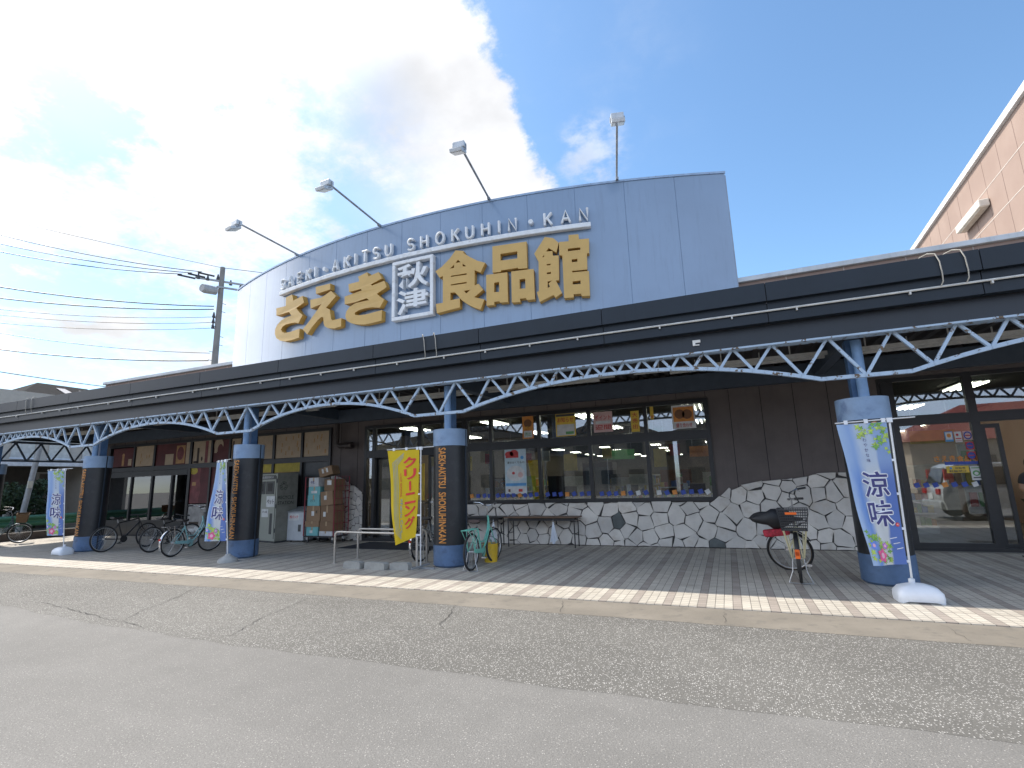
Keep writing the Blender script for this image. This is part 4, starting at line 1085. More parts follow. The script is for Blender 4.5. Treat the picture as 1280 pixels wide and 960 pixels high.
# ================================================================ BEHIND THE CAMERA: what the shop windows reflect
ob = thing('corner_shop', 'tan house with a red tiled roof across the lot, reflected in the right door', 'house', (20, -19, 0))
MB().box(11.2, 30, -26, -15.5, 0, 3.3).build('wall', mat('tan_wall', (.42, .36, .29), .85), ob)
MB().add([(10.6, -15, 3.3), (30.6, -15, 3.3), (30.6, -26.5, 3.3), (10.6, -26.5, 3.3), (16, -20.7, 6.0), (25, -20.7, 6.0)], [(0, 1, 5, 4), (1, 2, 5), (2, 3, 4, 5), (3, 0, 4), (0, 3, 2, 1)]).build('roof', mat('red_roof_tile', (.20, .045, .035), .7, var=.2, scale=5), ob)
for x in (14, 18.5, 23): MB().box(x, x + 1.6, -15.5, -15.44, .9, 2.3).build('window', mat('house_window', (.04, .05, .06), .2), ob)
o_ = MB()
rb = random.Random(9)
for (x0, x1, hgt, dpt, col_, lab) in ((-38, -18, 6.0, -24, (.22, .20, .19), 'grey apartment block across the lot behind the photographer'), (-17, -5, 5.2, -23, (.26, .23, .20), 'cream house across the lot behind the photographer'), (-4, 10, 5.6, -24, (.16, .13, .12), 'brown house across the lot behind the photographer'), (33, 50, 7.0, -22, (.4, .4, .4), 'grey block across the lot at far right behind the photographer')):
    q_ = thing('opposite_house', lab, 'house', ((x0 + x1) / 2, dpt - 4, 0))
    MB().box(x0, x1, dpt - 8, dpt, 0, hgt).build('wall', mat('opp_%d' % int(x0 + 50), col_, .85), q_)
    MB().add([(x0 - .5, dpt + .5, hgt), (x1 + .5, dpt + .5, hgt), (x1 + .5, dpt - 8.5, hgt), (x0 - .5, dpt - 8.5, hgt), ((x0 + x1) / 2 - 2, dpt - 4, hgt + 2), ((x0 + x1) / 2 + 2, dpt - 4, hgt + 2)], [(0, 1, 5, 4), (1, 2, 5), (2, 3, 4, 5), (3, 0, 4), (0, 3, 2, 1)]).build('roof', DROOF, q_)
    for k in range(int((x1 - x0) / 2.6)):
        for z in (1.0, 3.6):
            if z + 1.4 < hgt: MB().box(x0 + .8 + k * 2.6, x0 + 2.2 + k * 2.6, dpt, dpt + .05, z, z + 1.3).build('window', mat('house_window', (.04, .05, .06), .2), q_)
bush('hedge', 'clipped hedge in front of the tan house across the lot', (13.0, -13.8, 0), (1.3, .6, .5), 1500, 21, LEAF, 'hedge')

# minivan parked out of frame to the right, seen as a reflection in the glass
CARP = mat('silver_car_paint', (.52, .53, .52), .3, metal=.3, coat=.6)
TRIM = mat('car_trim', (.02, .02, .02), .6)
van = thing('minivan', 'silver minivan parked in the lot, seen reflected in the right door', 'car', (8.15, 4.6, 0), local=True)
prof = [(-2.05, .32), (-2.12, .62), (-2.08, .95), (-1.98, 1.05), (-1.80, 1.62), (-1.55, 1.72), (.35, 1.70), (.75, 1.58), (1.35, 1.08), (2.05, .92), (2.18, .70), (2.18, .34)]
def loftcar(prof_, hw):
    L = []
    for x, z in prof_: L.append((x, z))
    return L
bdy = MB(); sl = [(-.83, .90), (-.78, 1.0), (.78, 1.0), (.83, .90)]
vs = []; kk = len(prof)
for yv in (-.85, -.80, .80, .85):
    for x, z in prof:
        inn = 0.16 * max(0, (z - .95)) / .75
        vs.append((x * (1 if abs(yv) < .84 else .985), yv * (1 - inn / .85 * 1.0), z if abs(yv) < .84 else z - .03 * (z > 1.2)))
fs = [(j * kk + i, j * kk + (i + 1) % kk, (j + 1) * kk + (i + 1) % kk, (j + 1) * kk + i) for j in range(3) for i in range(kk)]
fs += [tuple(range(kk)), tuple(range(3 * kk, 4 * kk))]
bdy.add(vs, fs).build('body', CARP, van, smooth=True)
GLD = mat('car_glass', (.015, .018, .02), .05, spec=.8)
for s_ in (-1, 1):
    y = .76 * s_
    for x0, x1, xt0, xt1 in ((-1.75, -.75, -1.62, -.75), (-.68, .25, -.68, .22), (.32, 1.18, .30, .72)):
        MB().add([(x0, y * 1.075, 1.05), (x1, y * 1.075, 1.05), (xt1, y * .955, 1.58), (xt0, y * .955, 1.58), (x0, y * 1.04, 1.05), (x1, y * 1.04, 1.05), (xt1, y * .92, 1.58), (xt0, y * .92, 1.58)], [(0, 1, 2, 3), (4, 7, 6, 5), (0, 4, 5, 1), (1, 5, 6, 2), (2, 6, 7, 3), (3, 7, 4, 0)]).build('side_window', GLD, van)
    MB().box(-2.13, -1.98, .60 * s_ - .16, .60 * s_ + .16, .78, .95).build('tail_light', mat('red_lens', (.45, .02, .02), .2), van)
    MB().box(-1.93, -1.72, .74 * s_ - .05, .74 * s_ + .05, 1.1, 1.55).build('high_tail_light', mat('red_lens', (.45, .02, .02), .2), van)
    MB().box(1.98, 2.2, .62 * s_ - .18, .62 * s_ + .18, .68, .86).build('headlight', mat('clear_lens', (.7, .72, .75), .1), van)
    for x in (-1.35, 1.38):
        wh = MB().lathe([(.12, -.09), (.30, -.10), (.315, -.06), (.315, .06), (.30, .10), (.12, .09)], (x, .80 * s_, .315), 28, ax='y').build('wheel', TRIM, van, smooth=True)
        MB().lathe([(0, .11 * s_), (.19, .105 * s_), (.2, .09 * s_)], (x, .80 * s_, .315), 20, ax='y').build('rim', mat('alloy', (.5, .5, .5), .3, metal=.8), wh)
MB().add([(-2.02, -.62, 1.12), (-2.02, .62, 1.12), (-1.85, .55, 1.58), (-1.85, -.55, 1.58), (-1.98, -.62, 1.12), (-1.98, .62, 1.12), (-1.81, .55, 1.58), (-1.81, -.55, 1.58)], [(0, 1, 2, 3), (4, 7, 6, 5), (0, 4, 5, 1), (1, 5, 6, 2), (2, 6, 7, 3), (3, 7, 4, 0)]).build('rear_window', GLD, van)
MB().box(-2.15, -2.10, -.17, .17, .62, .80).build('number_plate', mat('plate', (.7, .7, .68), .5), van)
MB().box(-2.18, -1.9, -.82, .82, .32, .58).build('bumper', CARP, van, bevel=.05)

# ================================================================ BICYCLES
RUB = mat('tyre_rubber', (.018, .018, .019), .75)
GUM = mat('tan_tyre_wall', (.30, .19, .10), .75)
CHR = mat('chrome', (.55, .56, .58), .22, metal=.9, var=.05)
ALU = mat('dull_aluminium', (.42, .43, .44), .38, metal=.6)
PLB = mat('black_plastic', (.02, .02, .022), .5)
REDR = mat('red_reflector', (.5, .025, .02), .25)
ORR = mat('orange_reflector', (.75, .14, .02), .3)
WICK = mat('brown_wicker', (.13, .075, .035), .8, bump=.5)
DMESH = mat('dark_basket_mesh', (.035, .036, .04), .5)
SADB = mat('dark_saddle', (.025, .022, .022), .5)
SADR = mat('brown_saddle', (.06, .04, .038), .5)


def wheel(parent, name, c_, fn, Rw=.335, tyre=RUB, rimm=ALU, wall=None, tw=.021, nsp=28):
    w_ = MB(); n = 44
    ring = lambda r, k=n: [fn(Vector((c_[0] + r * math.cos(2 * PI * i / k), 0, c_[2] + r * math.sin(2 * PI * i / k)))) for i in range(k)]
    w_.tube(ring(Rw - tw), tw, 8, closed=True)
    o = w_.build(name, tyre, parent, smooth=True)
    r_ = MB(); r_.tube(ring(Rw - 2.2 * tw), .011, 6, closed=True)
    if wall: r_.tube(ring(Rw - 1.65 * tw), .0125, 6, closed=True, mi=1)
    a0 = fn(Vector((c_[0], -.05, c_[2]))); a1 = fn(Vector((c_[0], .05, c_[2])))
    r_.tube([a0, a1], .017, 10)
    for i in range(nsp):
        q = 2 * PI * i / nsp; q2 = q + (.5 if i % 4 < 2 else -.5)
        y = .028 if i % 2 else -.028
        r_.tube([fn(Vector((c_[0] + .018 * math.cos(q2), y, c_[2] + .018 * math.sin(q2)))), fn(Vector((c_[0] + (Rw - .05) * math.cos(q), 0, c_[2] + (Rw - .05) * math.sin(q))))], .0016, 4, cap=False)
    r_.build('rim', [rimm, wall or rimm], o, smooth=True)
    return o


def basket(parent, x0, x1, hw, z0, z1, fn, m=DMESH, taper=.82, solid=False, name='basket', dn=.028):
    b_ = MB()
    def P(u, v, h):   # u along x -1..1, v across, h 0..1
        k = taper + (1 - taper) * h
        return fn(Vector(((x0 + x1) / 2 + u * (x1 - x0) / 2 * k, v * hw * k, z0 + (z1 - z0) * h)))
    if solid:
        for i in range(5):
            h = i / 4
            b_.tube([P(-1, -1, h), P(1, -1, h), P(1, 1, h), P(-1, 1, h)], .014, 6, closed=True)
        F = []
        V = [P(u, v, h) for h in (.02, .98) for u, v in ((-1, -1), (1, -1), (1, 1), (-1, 1))]
        b_.add(V, [(0, 1, 5, 4), (1, 2, 6, 5), (2, 3, 7, 6), (3, 0, 4, 7), (0, 3, 2, 1)])
    else:
        for i in range(9):
            h = i / 8; b_.tube([P(-1, -1, h), P(1, -1, h), P(1, 1, h), P(-1, 1, h)], .0042 if 0 < i < 8 else .008, 5, closed=True)
        nx_ = max(3, int((x1 - x0) / dn)); ny_ = max(3, int(2 * hw / dn))
        for i in range(nx_ + 1):
            u = -1 + 2 * i / nx_
            b_.tube([P(u, -1, 1), P(u, -1, 0), P(u, 1, 0), P(u, 1, 1)], .0028, 4)
        for i in range(ny_ + 1):
            v = -1 + 2 * i / ny_
            b_.tube([P(-1, v, 1), P(-1, v, 0), P(1, v, 0), P(1, v, 1)], .0028, 4)
    return b_.build(name, m, parent)


def bicycle(lab, loc, heading, paint, style='city', steer=0.0, lean=0.0, fender=CHR, front_basket=None, rear_basket=None, rack=None,
            saddle=SADB, stand='double', tyre=RUB, wall=None, grip=PLB, barm=CHR, chain=True, lights=True, size=1.0):
    root = thing('bicycle', lab, 'bicycle', loc, R(heading), group='bicycles parked under the canopy', local=True)
    root.rotation_euler = (R(lean), 0, R(heading)); root.scale = (size, size, size)
    I = lambda v: v
    WB = 1.09; Rw = .335
    hub = Vector((WB, 0, Rw)); 
    if style == 'city': ht, hb = Vector((.815, 0, .93)), Vector((.875, 0, .70))
    else: ht, hb = Vector((.80, 0, .84)), Vector((.855, 0, .70))
    ax = (ht - hb).normalized()
    rot = Matrix.Rotation(R(steer), 4, ax)
    S = lambda v: hb + (rot @ (Vector(v) - hb))
    BBk = Vector((.455, 0, .29)); ra = Vector((0, 0, Rw))
    f = MB()
    if style == 'city':
        st = Vector((.30, 0, .72))
        f.tube([hb + ax * .02, Vector((.80, 0, .56)), Vector((.66, 0, .40)), Vector((.55, 0, .315)), BBk], .019, 10)
        f.tube([hb + ax * .14, Vector((.77, 0, .64)), Vector((.60, 0, .46)), Vector((.385, 0, .47))], .015, 10)
    else:
        st = Vector((.31, 0, .72))
        f.tube([hb + ax * .02, BBk], .020, 10); f.tube([hb + ax * .12, st], .016, 10)
    f.tube([BBk, st], .016, 10); f.tube([hb - ax * .02, ht], .021, 10)
    for s_ in (-1, 1):
        f.tube([BBk + Vector((0, .03 * s_, 0)), Vector((.20, .055 * s_, .31)), ra + Vector((0, .06 * s_, 0))], .010, 8)
        f.tube([st + Vector((0, .02 * s_, -.04)), ra + Vector((0, .06 * s_, 0))], .008, 8)
    f.tube([BBk + Vector((0, -.035, 0)), BBk + Vector((0, .035, 0))], .024, 10)
    f.build('frame', paint, root, smooth=True)
    k = MB()
    for s_ in (-1, 1):
        k.tube([S(hb + Vector((0, .05 * s_, -.02))), S(hb + Vector((.055, .055 * s_, -.17))), S(hub + Vector((-.02, .055 * s_, .06))), S(hub + Vector((0, .055 * s_, 0)))], .010, 8)
    k.tube([S(hb + Vector((0, -.05, -.02))), S(hb + Vector((0, .05, -.02)))], .012, 8)
    k.build('fork', paint if style != 'cream' else paint, root, smooth=True)
    wheel(root, 'wheel', (0, 0, Rw), I, Rw, tyre, ALU, wall); wheel(root, 'wheel', (WB, 0, Rw), S, Rw, tyre, ALU, wall)
    sp_ = MB(); sp_.tube([st, st + (st - BBk).normalized() * .12], .012, 8); sp_.build('seat_post', CHR, root)
    sc_ = st + (st - BBk).normalized() * .13
    V = []; nn = 9
    for i in range(nn):
        u = i / (nn - 1); x = sc_.x - .13 + .27 * u; wd = .10 * (1 - u ** 1.3) + .022; zt = sc_.z + .035 - .012 * math.sin(PI * u) + (.015 if i == 0 else 0)
        for q in range(8):
            a = 2 * PI * q / 8; V.append((x, wd * math.cos(a), zt + .03 * math.sin(a) - .02))
    sm = MB().add(V, [(i * 8 + j, i * 8 + (j + 1) % 8, (i + 1) * 8 + (j + 1) % 8, (i + 1) * 8 + j) for i in range(nn - 1) for j in range(8)] + [tuple(range(8)), tuple(range((nn - 1) * 8, nn * 8))])
    sm.build('saddle', saddle, root, smooth=True)
    h_ = MB(); g_ = MB()
    if style == 'city':
        stem = ht + ax * .20
        h_.tube([S(ht), S(stem)], .011, 8)
        for s_ in (-1, 1):
            pts = [stem, stem + Vector((.03, .07 * s_, .01)), stem + Vector((.02, .17 * s_, .055)), stem + Vector((-.07, .25 * s_, .065)), stem + Vector((-.16, .275 * s_, .055))]
            h_.tube([S(p) for p in pts], .0105, 8)
            g_.tube([S(pts[-2].lerp(pts[-1], .25)), S(pts[-1] + (pts[-1] - pts[-2]).normalized() * .055)], .0165, 8)
            h_.tube([S(pts[3] + Vector((.03, 0, -.01))), S(pts[4] + Vector((.04, -.03 * s_, -.03)))], .005, 6)
    else:
        stem = ht + ax * .05 + Vector((.06, 0, .02))
        h_.tube([S(ht), S(ht + ax * .05), S(stem)], .014, 8)
        for s_ in (-1, 1):
            pts = [stem, stem + Vector((-.01, .18 * s_, .01)), stem + Vector((-.03, .30 * s_, .02))]
            h_.tube([S(p) for p in pts], .012, 8); g_.tube([S(pts[1].lerp(pts[2], .35)), S(pts[2])], .018, 8)
            h_.tube([S(pts[1]), S(pts[1] + Vector((.05, .05 * s_, -.02)))], .007, 6)
    h_.build('handlebar', barm, root, smooth=True)
    g_.build('grips', grip, root, smooth=True)
    if fender:
        for nm, c_, fn, a0, a1 in (('mudguard', (0, 0, Rw), I, 15, 205), ('mudguard', (WB, 0, Rw), S, 40, 165)):
            q_ = MB(); n = 20; V = []
            for i in range(n + 1):
                a = R(a0 + (a1 - a0) * i / n)
                for y, rr_ in ((-.028, .352), (-.014, .360), (.014, .360), (.028, .352)):
                    V.append(fn(Vector((c_[0] + rr_ * math.cos(a), y, c_[2] + rr_ * math.sin(a)))))
            q_.add(V, [(4 * i + j, 4 * i + j + 1, 4 * i + j + 5, 4 * i + j + 4) for i in range(n) for j in range(3)])
            q_.build(nm, fender, root, smooth=True, fix=False)
        rf = MB().box(-.375, -.352, -.022, .022, .42, .47); rf.build('reflector', REDR, root)
    if rack:
        q_ = MB()
        for s_ in (-1, 0, 1): q_.tube([(.20, .05 * s_, .735), (-.28, .075 * s_, .735)], .007, 6)
        for x in (-.28, -.14, .0, .14): q_.tube([(x, -.075, .735), (x, .075, .735)], .006, 6)
        for s_ in (-1, 1): q_.tube([(-.26, .075 * s_, .735), (-.10, .075 * s_, .56), (0, .07 * s_, .345)], .006, 6); q_.tube([(-.05, .075 * s_, .735), (0, .07 * s_, .345)], .006, 6)
        q_.build('rear_rack', rack, root, smooth=True)
    if rear_basket:
        basket(root, -.40, -.02, .19, .75, 1.03, I, rear_basket)
        q_ = MB()
        for s_ in (-1, 1): q_.tube([(-.24, .14 * s_, .742), (-.10, .10 * s_, .5), (0, .075 * s_, .345)], .014, 8); q_.tube([(.12, .10 * s_, .742), (0, .075 * s_, .345)], .008, 8)
        q_.tube([(-.24, -.14, .742), (-.24, .14, .742)], .011, 8); q_.tube([(.12, -.10, .742), (.12, .10, .742)], .009, 8)
        for s_ in (-1, 1): q_.tube([(-.24, .14 * s_, .742), (.12, .10 * s_, .742)], .008, 6)
        q_.build('basket_carrier', paint, root, smooth=True)
        MB().box(-.405, -.39, -.05, .09, .965, .995).build('reflector', ORR, root); MB().box(-.375, -.35, -.03, .03, .38, .50).build('reflector', ORR, root)
    if front_basket: basket(root, .93, 1.24, .19, .74, .99, S, front_basket, solid=(front_basket is WICK))
    q_ = MB()
    if stand == 'double':
        for s_ in (-1, 1): q_.tube([(.0, .07 * s_, .33), (-.03, .09 * s_, .16), (-.06, .15 * s_, .012)], .007, 6)
        q_.tube([(-.06, -.15, .012), (-.075, -.08, .012), (-.075, .08, .012), (-.06, .15, .012)], .007, 6)
    else:
        q_.tube([(.10, .05, .30), (.02, .16, .012)], .008, 6)
    q_.build('kick_stand', ALU, root, smooth=True)
    cg = MB()
    if chain:
        cg.bar((.50, -.055, .30), (.03, -.065, .345), .02, .075)
    cg.lathe([(0, -.052), (.085, -.05), (.09, -.055), (.0, -.058)], (BBk.x, 0, BBk.z), 24, ax='y')
    cg.build('chain_guard', paint if chain else PLB, root)
    cr = MB()
    for s_, a in ((1, .6), (-1, .6 + PI)):
        e = BBk + Vector((.165 * math.cos(a), .075 * s_, .165 * math.sin(a)))
        cr.bar(BBk + Vector((0, .062 * s_, 0)), e, .014, .02); cr.box(e.x - .04, e.x + .04, min(e.y, e.y + .085 * s_), max(e.y, e.y + .085 * s_), e.z - .012, e.z + .012)
    cr.build('crankset', CHR if chain else PLB, root)
    if lights and style == 'city':
        p = S(hb + Vector((.11, 0, -.04)))
        MB().tube([p, p + (S(hb + Vector((.17, 0, -.04))) - p)], [.022, .034], 10).build('lamp', CHR, root, smooth=True)
    return root


MINT = mat('mint_green_paint', (.16, .50, .40), .35, coat=.3, var=.04)
TEAL = mat('pale_teal_paint', (.24, .46, .48), .35, coat=.3, var=.05)
CREAM = mat('cream_yellow_paint', (.62, .57, .36), .4, coat=.3, var=.04)
BLKP = mat('matt_black_paint', (.015, .015, .017), .45)
NAVYP = mat('dark_teal_paint', (.03, .06, .075), .4, coat=.3)
SILV = mat('silver_frame_paint', (.40, .42, .43), .35, metal=.4)
MINTB = MINT
bk_cream = bicycle('cream framed city bicycle with a dark rear basket by the flagstone wall', (.84, 8.80, 0), 84, CREAM, steer=84, size=1.04, rear_basket=DMESH, fender=PLB, wall=GUM, stand='double')
bicycle('mint green city bicycle with brown saddle leaning by the middle pillar', (-4.48, 8.62, 0), 93, MINT, steer=-6, rack=MINTB, saddle=SADR, fender=None, stand='double')
bicycle('pale teal city bicycle with silver mudguards and dark front basket beside a blue banner', (-12.85, 8.72, 0), 97, TEAL, steer=-14, front_basket=DMESH, rack=CHR, stand='single', fender=CHR)
bicycle('black bicycle parked half hidden behind the pale teal one', (-14.45, 9.22, 0), 92, BLKP, style='sport', barm=PLB, fender=None, chain=False, stand='single', steer=-6)
bicycle('matt black mountain bicycle in front of the left pillar', (-16.10, 8.98, 0), 88, BLKP, style='sport', barm=PLB, fender=None, chain=False, stand='single', steer=10, size=1.04)
bicycle('dark city bicycle with brown wicker basket at the far left edge', (-22.65, 8.95, 0), 95, NAVYP, steer=-35, front_basket=WICK, rack=PLB, stand='double')
bicycle('silver city bicycle mostly hidden behind the yellow banner', (-6.05, 9.35, 0), 86, SILV, steer=5, front_basket=mat('silver_wire', (.45, .46, .48), .35, metal=.6), rack=CHR, stand='double')
# second rear basket of the far left bicycle is wicker too
# bag hung over the cream bicycle
BAGB = mat('black_bag_cloth', (.012, .013, .016), .6, bump=.6, bscale=12)
bg_ = thing('saddle_cover', 'black cloth bag bulging out of the cream bicycle basket', 'bag', (.60, 8.95, .85), local=True)
V = []; n, m_ = 14, 20; rb = random.Random(5)
for i in range(n + 1):
    th = PI * i / n
    for j in range(m_):
        ph = 2 * PI * j / m_; r = 1 + .06 * math.sin(3 * ph + i) + .04 * math.sin(5 * th + 2 * ph)
        x = .30 * math.cos(th) * r - .04; yy = .17 * math.sin(th) * math.cos(ph) * r; zz = (.155 - .05 * (math.cos(th) < -.2)) * math.sin(th) * math.sin(ph) * r + .06
        V.append((x, yy, zz))
MB().add(V, [(i * m_ + j, i * m_ + (j + 1) % m_, (i + 1) * m_ + (j + 1) % m_, (i + 1) * m_ + j) for i in range(n) for j in range(m_)]).build('cloth', BAGB, bg_, smooth=True)
rd = thing('red_pouch', 'small red patterned pouch under the black bag on the cream bicycle', 'pouch', (.60, 8.95, .70), local=True)
MB().obox((0, 0, 0), (.18, 0, .02), (0, .06, 0), (-.01, 0, .055)).build('pouch', mat('red_cloth', (.35, .02, .04), .7, var=.4, scale=30), rd, bevel=.03)
bk_ = thing('bucket', 'small yellow plastic bucket behind the mint bicycle', 'bucket', (-4.60, 9.70, 0), local=True)
MB().lathe([(0, .0), (.13, 0), (.16, .36), (.15, .36), (.12, .02), (0, .02)], (0, 0, 0), 20).build('bucket_body', mat('yellow_plastic', (.65, .42, .03), .4), bk_, smooth=True)
MB().tube([(-.16, 0, .33), (-.15, .02, .42), (0, .03, .5), (.15, .02, .42), (.16, 0, .33)], .006, 6).build('handle', PLB, bk_)

# ================================================================ BANNERS
POLE = mat('banner_pole', (.66, .67, .68), .4, var=.05)
GREYBASE = mat('grey_concrete_base', (.36, .36, .35), .8)
WBASE = mat('white_tank_base', (.70, .73, .78), .4, var=.04)


def cloth_mat(name, kind):
    m = bpy.data.materials.new(name); m.use_nodes = True
    t = NT(m.node_tree); b = m.node_tree.nodes['Principled BSDF']
    uvn = t.n('ShaderNodeUVMap'); uvn.uv_map = 'UVMap'
    u, v, _ = t.sep(uvn.outputs[0])
    if kind == 'blue':
        # printed design: deep blue hoist side, pale stream down the middle, blue left margin
        wv = t.m('ADD', u, t.m('MULTIPLY', t.m('SUBTRACT', t.noise(uvn.outputs[0], 2.2, 3), .5), .35))
        c = t.mix(t.ramp(wv, .02, .22), (.42, .58, .86), (.20, .36, .78))
        c = t.mix(t.ramp(wv, .20, .42), c, (.72, .76, .78))
        c = t.mix(t.ramp(wv, .66, .74), c, (.14, .24, .62))
        c = t.mix(t.m('MULTIPLY', t.ramp(v, .75, .98), t.ramp(wv, .6, .7)), c, (.30, .46, .80))
        c = t.mix(t.ramp(v, .55, .75, .0, .55), c, (.45, .62, .88))
    else:
        c = t.mix(t.noise(uvn.outputs[0], 3), (.80, .56, .012), (.88, .64, .02))
    t.l(c, b.inputs['Base Color']); b.inputs['Roughness'].default_value = .65
    tl = t.n('ShaderNodeBsdfTranslucent'); t.l(c, tl.inputs[0])
    mx = t.n('ShaderNodeMixShader'); mx.inputs[0].default_value = .35
    t.l(b.outputs[0], mx.inputs[1]); t.l(tl.outputs[0], mx.inputs[2])
    t.l(mx.outputs[0], m.node_tree.nodes['Material Output'].inputs[0])
    return m


C_BLUE = cloth_mat('blue_banner_cloth', 'blue'); C_YEL = cloth_mat('yellow_banner_cloth', 'yellow')
INK = mat('indigo_ink', (.045, .045, .17), .6); WINK = mat('white_ink', (.72, .74, .78), .6)
GINK = mat('green_leaf_ink', (.17, .36, .07), .6, var=.3, scale=20); GINK2 = mat('lime_leaf_ink', (.38, .52, .09), .6, var=.2, scale=20)
PINKI = mat('pink_flower_ink', (.70, .10, .26), .6); PALEP = mat('pale_pink_ink', (.80, .45, .55), .6); BLUEI = mat('blue_flower_ink', (.16, .26, .72), .6); PURI = mat('purple_flower_ink', (.42, .16, .52), .6)
REDI = mat('red_ink', (.62, .035, .03), .6); GREYI = mat('steel_blue_ink', (.30, .38, .36), .6); YINK = mat('yellow_ink', (.85, .75, .2), .6)
rbn = random.Random(12)


def banner(lab, base, top, kind, th_top, th_bot, w_=.60, hgt=1.80, base_kind='white', fold=.03, curl=0.0, slant=0.0, wbot=1.0, shift=0.0):
    """pole from base to top; the cloth hangs from a rod at angle th_top (degrees, world) and swings to th_bot below"""
    base, top = Vector(base), Vector(top)
    ax = (top - base).normalized()
    root = thing('banner', lab, 'banner', base, group='banners along the shop front')
    ptop = top - ax * .03

    def cl(s, tt, d=0.0):
        # s 0 at pole side .. 1 at loose edge, tt 0 top .. 1 bottom
        tt = min(1.0, max(0.0, tt)); s = min(1.0, max(0.0, s))
        q = R(th_top + (th_bot - th_top) * tt ** 1.2); ww = w_ * (1 + (wbot - 1) * tt)
        dv = Vector((math.cos(q), math.sin(q), 0)); nv = Vector((-math.sin(q), math.cos(q), 0))
        if nv.y > 0: nv = -nv
        p = ptop - ax * (.02 + hgt * tt) + dv * (.035 + s * ww)
        amp = fold * min(1, .15 + tt * 1.3)
        off = amp * (math.sin(s * 7.5 + tt * 2.1) + .6 * math.sin(s * 4 - tt * 3.7 + 1)) * s
        p += nv * off + dv * (.012 * math.sin(tt * 9 + s * 2) * s) + Vector((0, 0, -1)) * slant * s * tt + dv * (shift * tt * tt)
        if curl: p += nv * curl * s * s * tt * tt
        return p + nv * d

    bm_ = MB()
    if base_kind == 'white':
        c_ = base + Vector((.03, -.04, 0)); V = []; fs = []
        for (hx, hy, z) in ((.24, .17, .02), (.245, .175, .05), (.24, .17, .11), (.19, .13, .17), (.10, .07, .20), (.03, .03, .21)):
            for i in range(16):
                q = 2 * PI * (i + .5) / 16; ex = .35
                x = math.copysign(abs(math.cos(q)) ** ex, math.cos(q)) * hx; y = math.copysign(abs(math.sin(q)) ** ex, math.sin(q)) * hy
                V.append(c_ + Vector((x, y, z - (.02 if z == .02 and abs(x) > .6 * hx else 0))))
        fs = [(j * 16 + i, j * 16 + (i + 1) % 16, (j + 1) * 16 + (i + 1) % 16, (j + 1) * 16 + i) for j in range(5) for i in range(16)] + [tuple(range(80, 96)), tuple(range(16))]
        bm_.add(V, fs).build('base', WBASE, root, smooth=True)
        MB().lathe([(.035, .19), (.035, .25), (.015, .26)], (base.x, base.y, 0), 14).build('collar', WBASE, root, smooth=True)
    elif base_kind == 'grey':
        bm_.lathe([(0, .17), (.05, .17), (.06, .15), (.10, .125), (.20, .06), (.215, .0), (0, 0)], base, 24).build('base', GREYBASE, root, smooth=True)
    else:
        bm_.bar(base + Vector((-.3, 0, .015)), base + Vector((.3, 0, .015)), .04, .03); bm_.bar(base + Vector((0, -.3, .045)), base + Vector((0, .3, .045)), .04, .03)
        bm_.build('base', mat('steel_cross_base', (.25, .26, .27), .5), root)
    MB().tube([base + ax * .02, top], .0125, 10).build('pole', POLE, root, smooth=True)
    q = R(th_top); dv = Vector((math.cos(q), math.sin(q), 0))
    MB().tube([ptop - dv * .28 + Vector((0, 0, .02)), ptop + dv * (w_ + .06)], .008, 8).build('cross_rod', POLE, root, smooth=True)
    MB().obox(ptop, (.03, 0, 0), (0, .02, 0), (0, 0, .03)).build('joint', WBASE, root)
    N, M_ = 20, 40
    me = MB(); V = [cl(i / N, j / M_) for j in range(M_ + 1) for i in range(N + 1)]
    me.add(V, [(j * (N + 1) + i, j * (N + 1) + i + 1, (j + 1) * (N + 1) + i + 1, (j + 1) * (N + 1) + i) for j in range(M_) for i in range(N)])
    co = me.build('cloth', C_BLUE if kind == 'blue' else C_YEL, root, smooth=True, fix=False)
    uv = co.data.uv_layers.new(name='UVMap')
    for lp in co.data.loops:
        i = lp.vertex_index; uv.data[lp.index].uv = (1 - (i % (N + 1)) / N, 1 - (i // (N + 1)) / M_)
    for s in (.06, .40, .80):
        p = cl(s, 0); MB().obox(p + Vector((0, 0, .022)), (.022, 0, 0), (0, .014, 0), (0, 0, .028)).build('loop', WBASE, root)
    for tt in (.28, .52, .76, .98):
        p = cl(0, tt); pp = ptop - ax * (.02 + hgt * tt); MB().bar(pp, p, .02, .03).build('loop', WBASE, root)
    # printed design, laid on the cloth surface (x: 0 loose edge .. 1 hoist, y: 0 bottom .. 1 top)
    prn = MB()
    def on(x, y, d): return cl(1 - x, 1 - y, d)
    def dense(vs, fs, d, mi, x0, y0, sx, sy): prn.add([on(x0 + a * sx, y0 + b_ * sy, d) for a, b_ in vs], fs, mi)
    def ptext(ch, x0, y0, wd, hh, d, mi, off=0.0):
        vs, fs = fit_text(ch, 1.0, 1.0, off); dense(vs, fs, d, mi, x0, y0, wd, hh)
    def disc(cx_, cy_, r, mi, d, pet=0):
        V = [(cx_, cy_)]; k = 20
        for i in range(k):
            rr_ = r * (1 + (.22 * math.cos(pet * 2 * PI * i / k) if pet else 0)); V.append((cx_ + rr_ * math.cos(2 * PI * i / k), cy_ + rr_ * math.sin(2 * PI * i / k) * w_ / hgt))
        prn.add([on(a, b_, d) for a, b_ in V], [(0, i + 1, (i + 1) % k + 1) for i in range(k)], mi)
    def leaf(cx_, cy_, r, a, mi, d):
        V = []
        for i, k in enumerate((1, .35, .8, .3, .75, .3, .8, .35)): 
            q = a + 2 * PI * i / 8; V.append((cx_ + r * k * math.cos(q), cy_ + r * k * math.sin(q) * w_ / hgt))
        prn.add([on(x, y, d) for x, y in V] + [on(cx_, cy_, d)], [(8, i, (i + 1) % 8) for i in range(8)], mi)
    D0 = .006
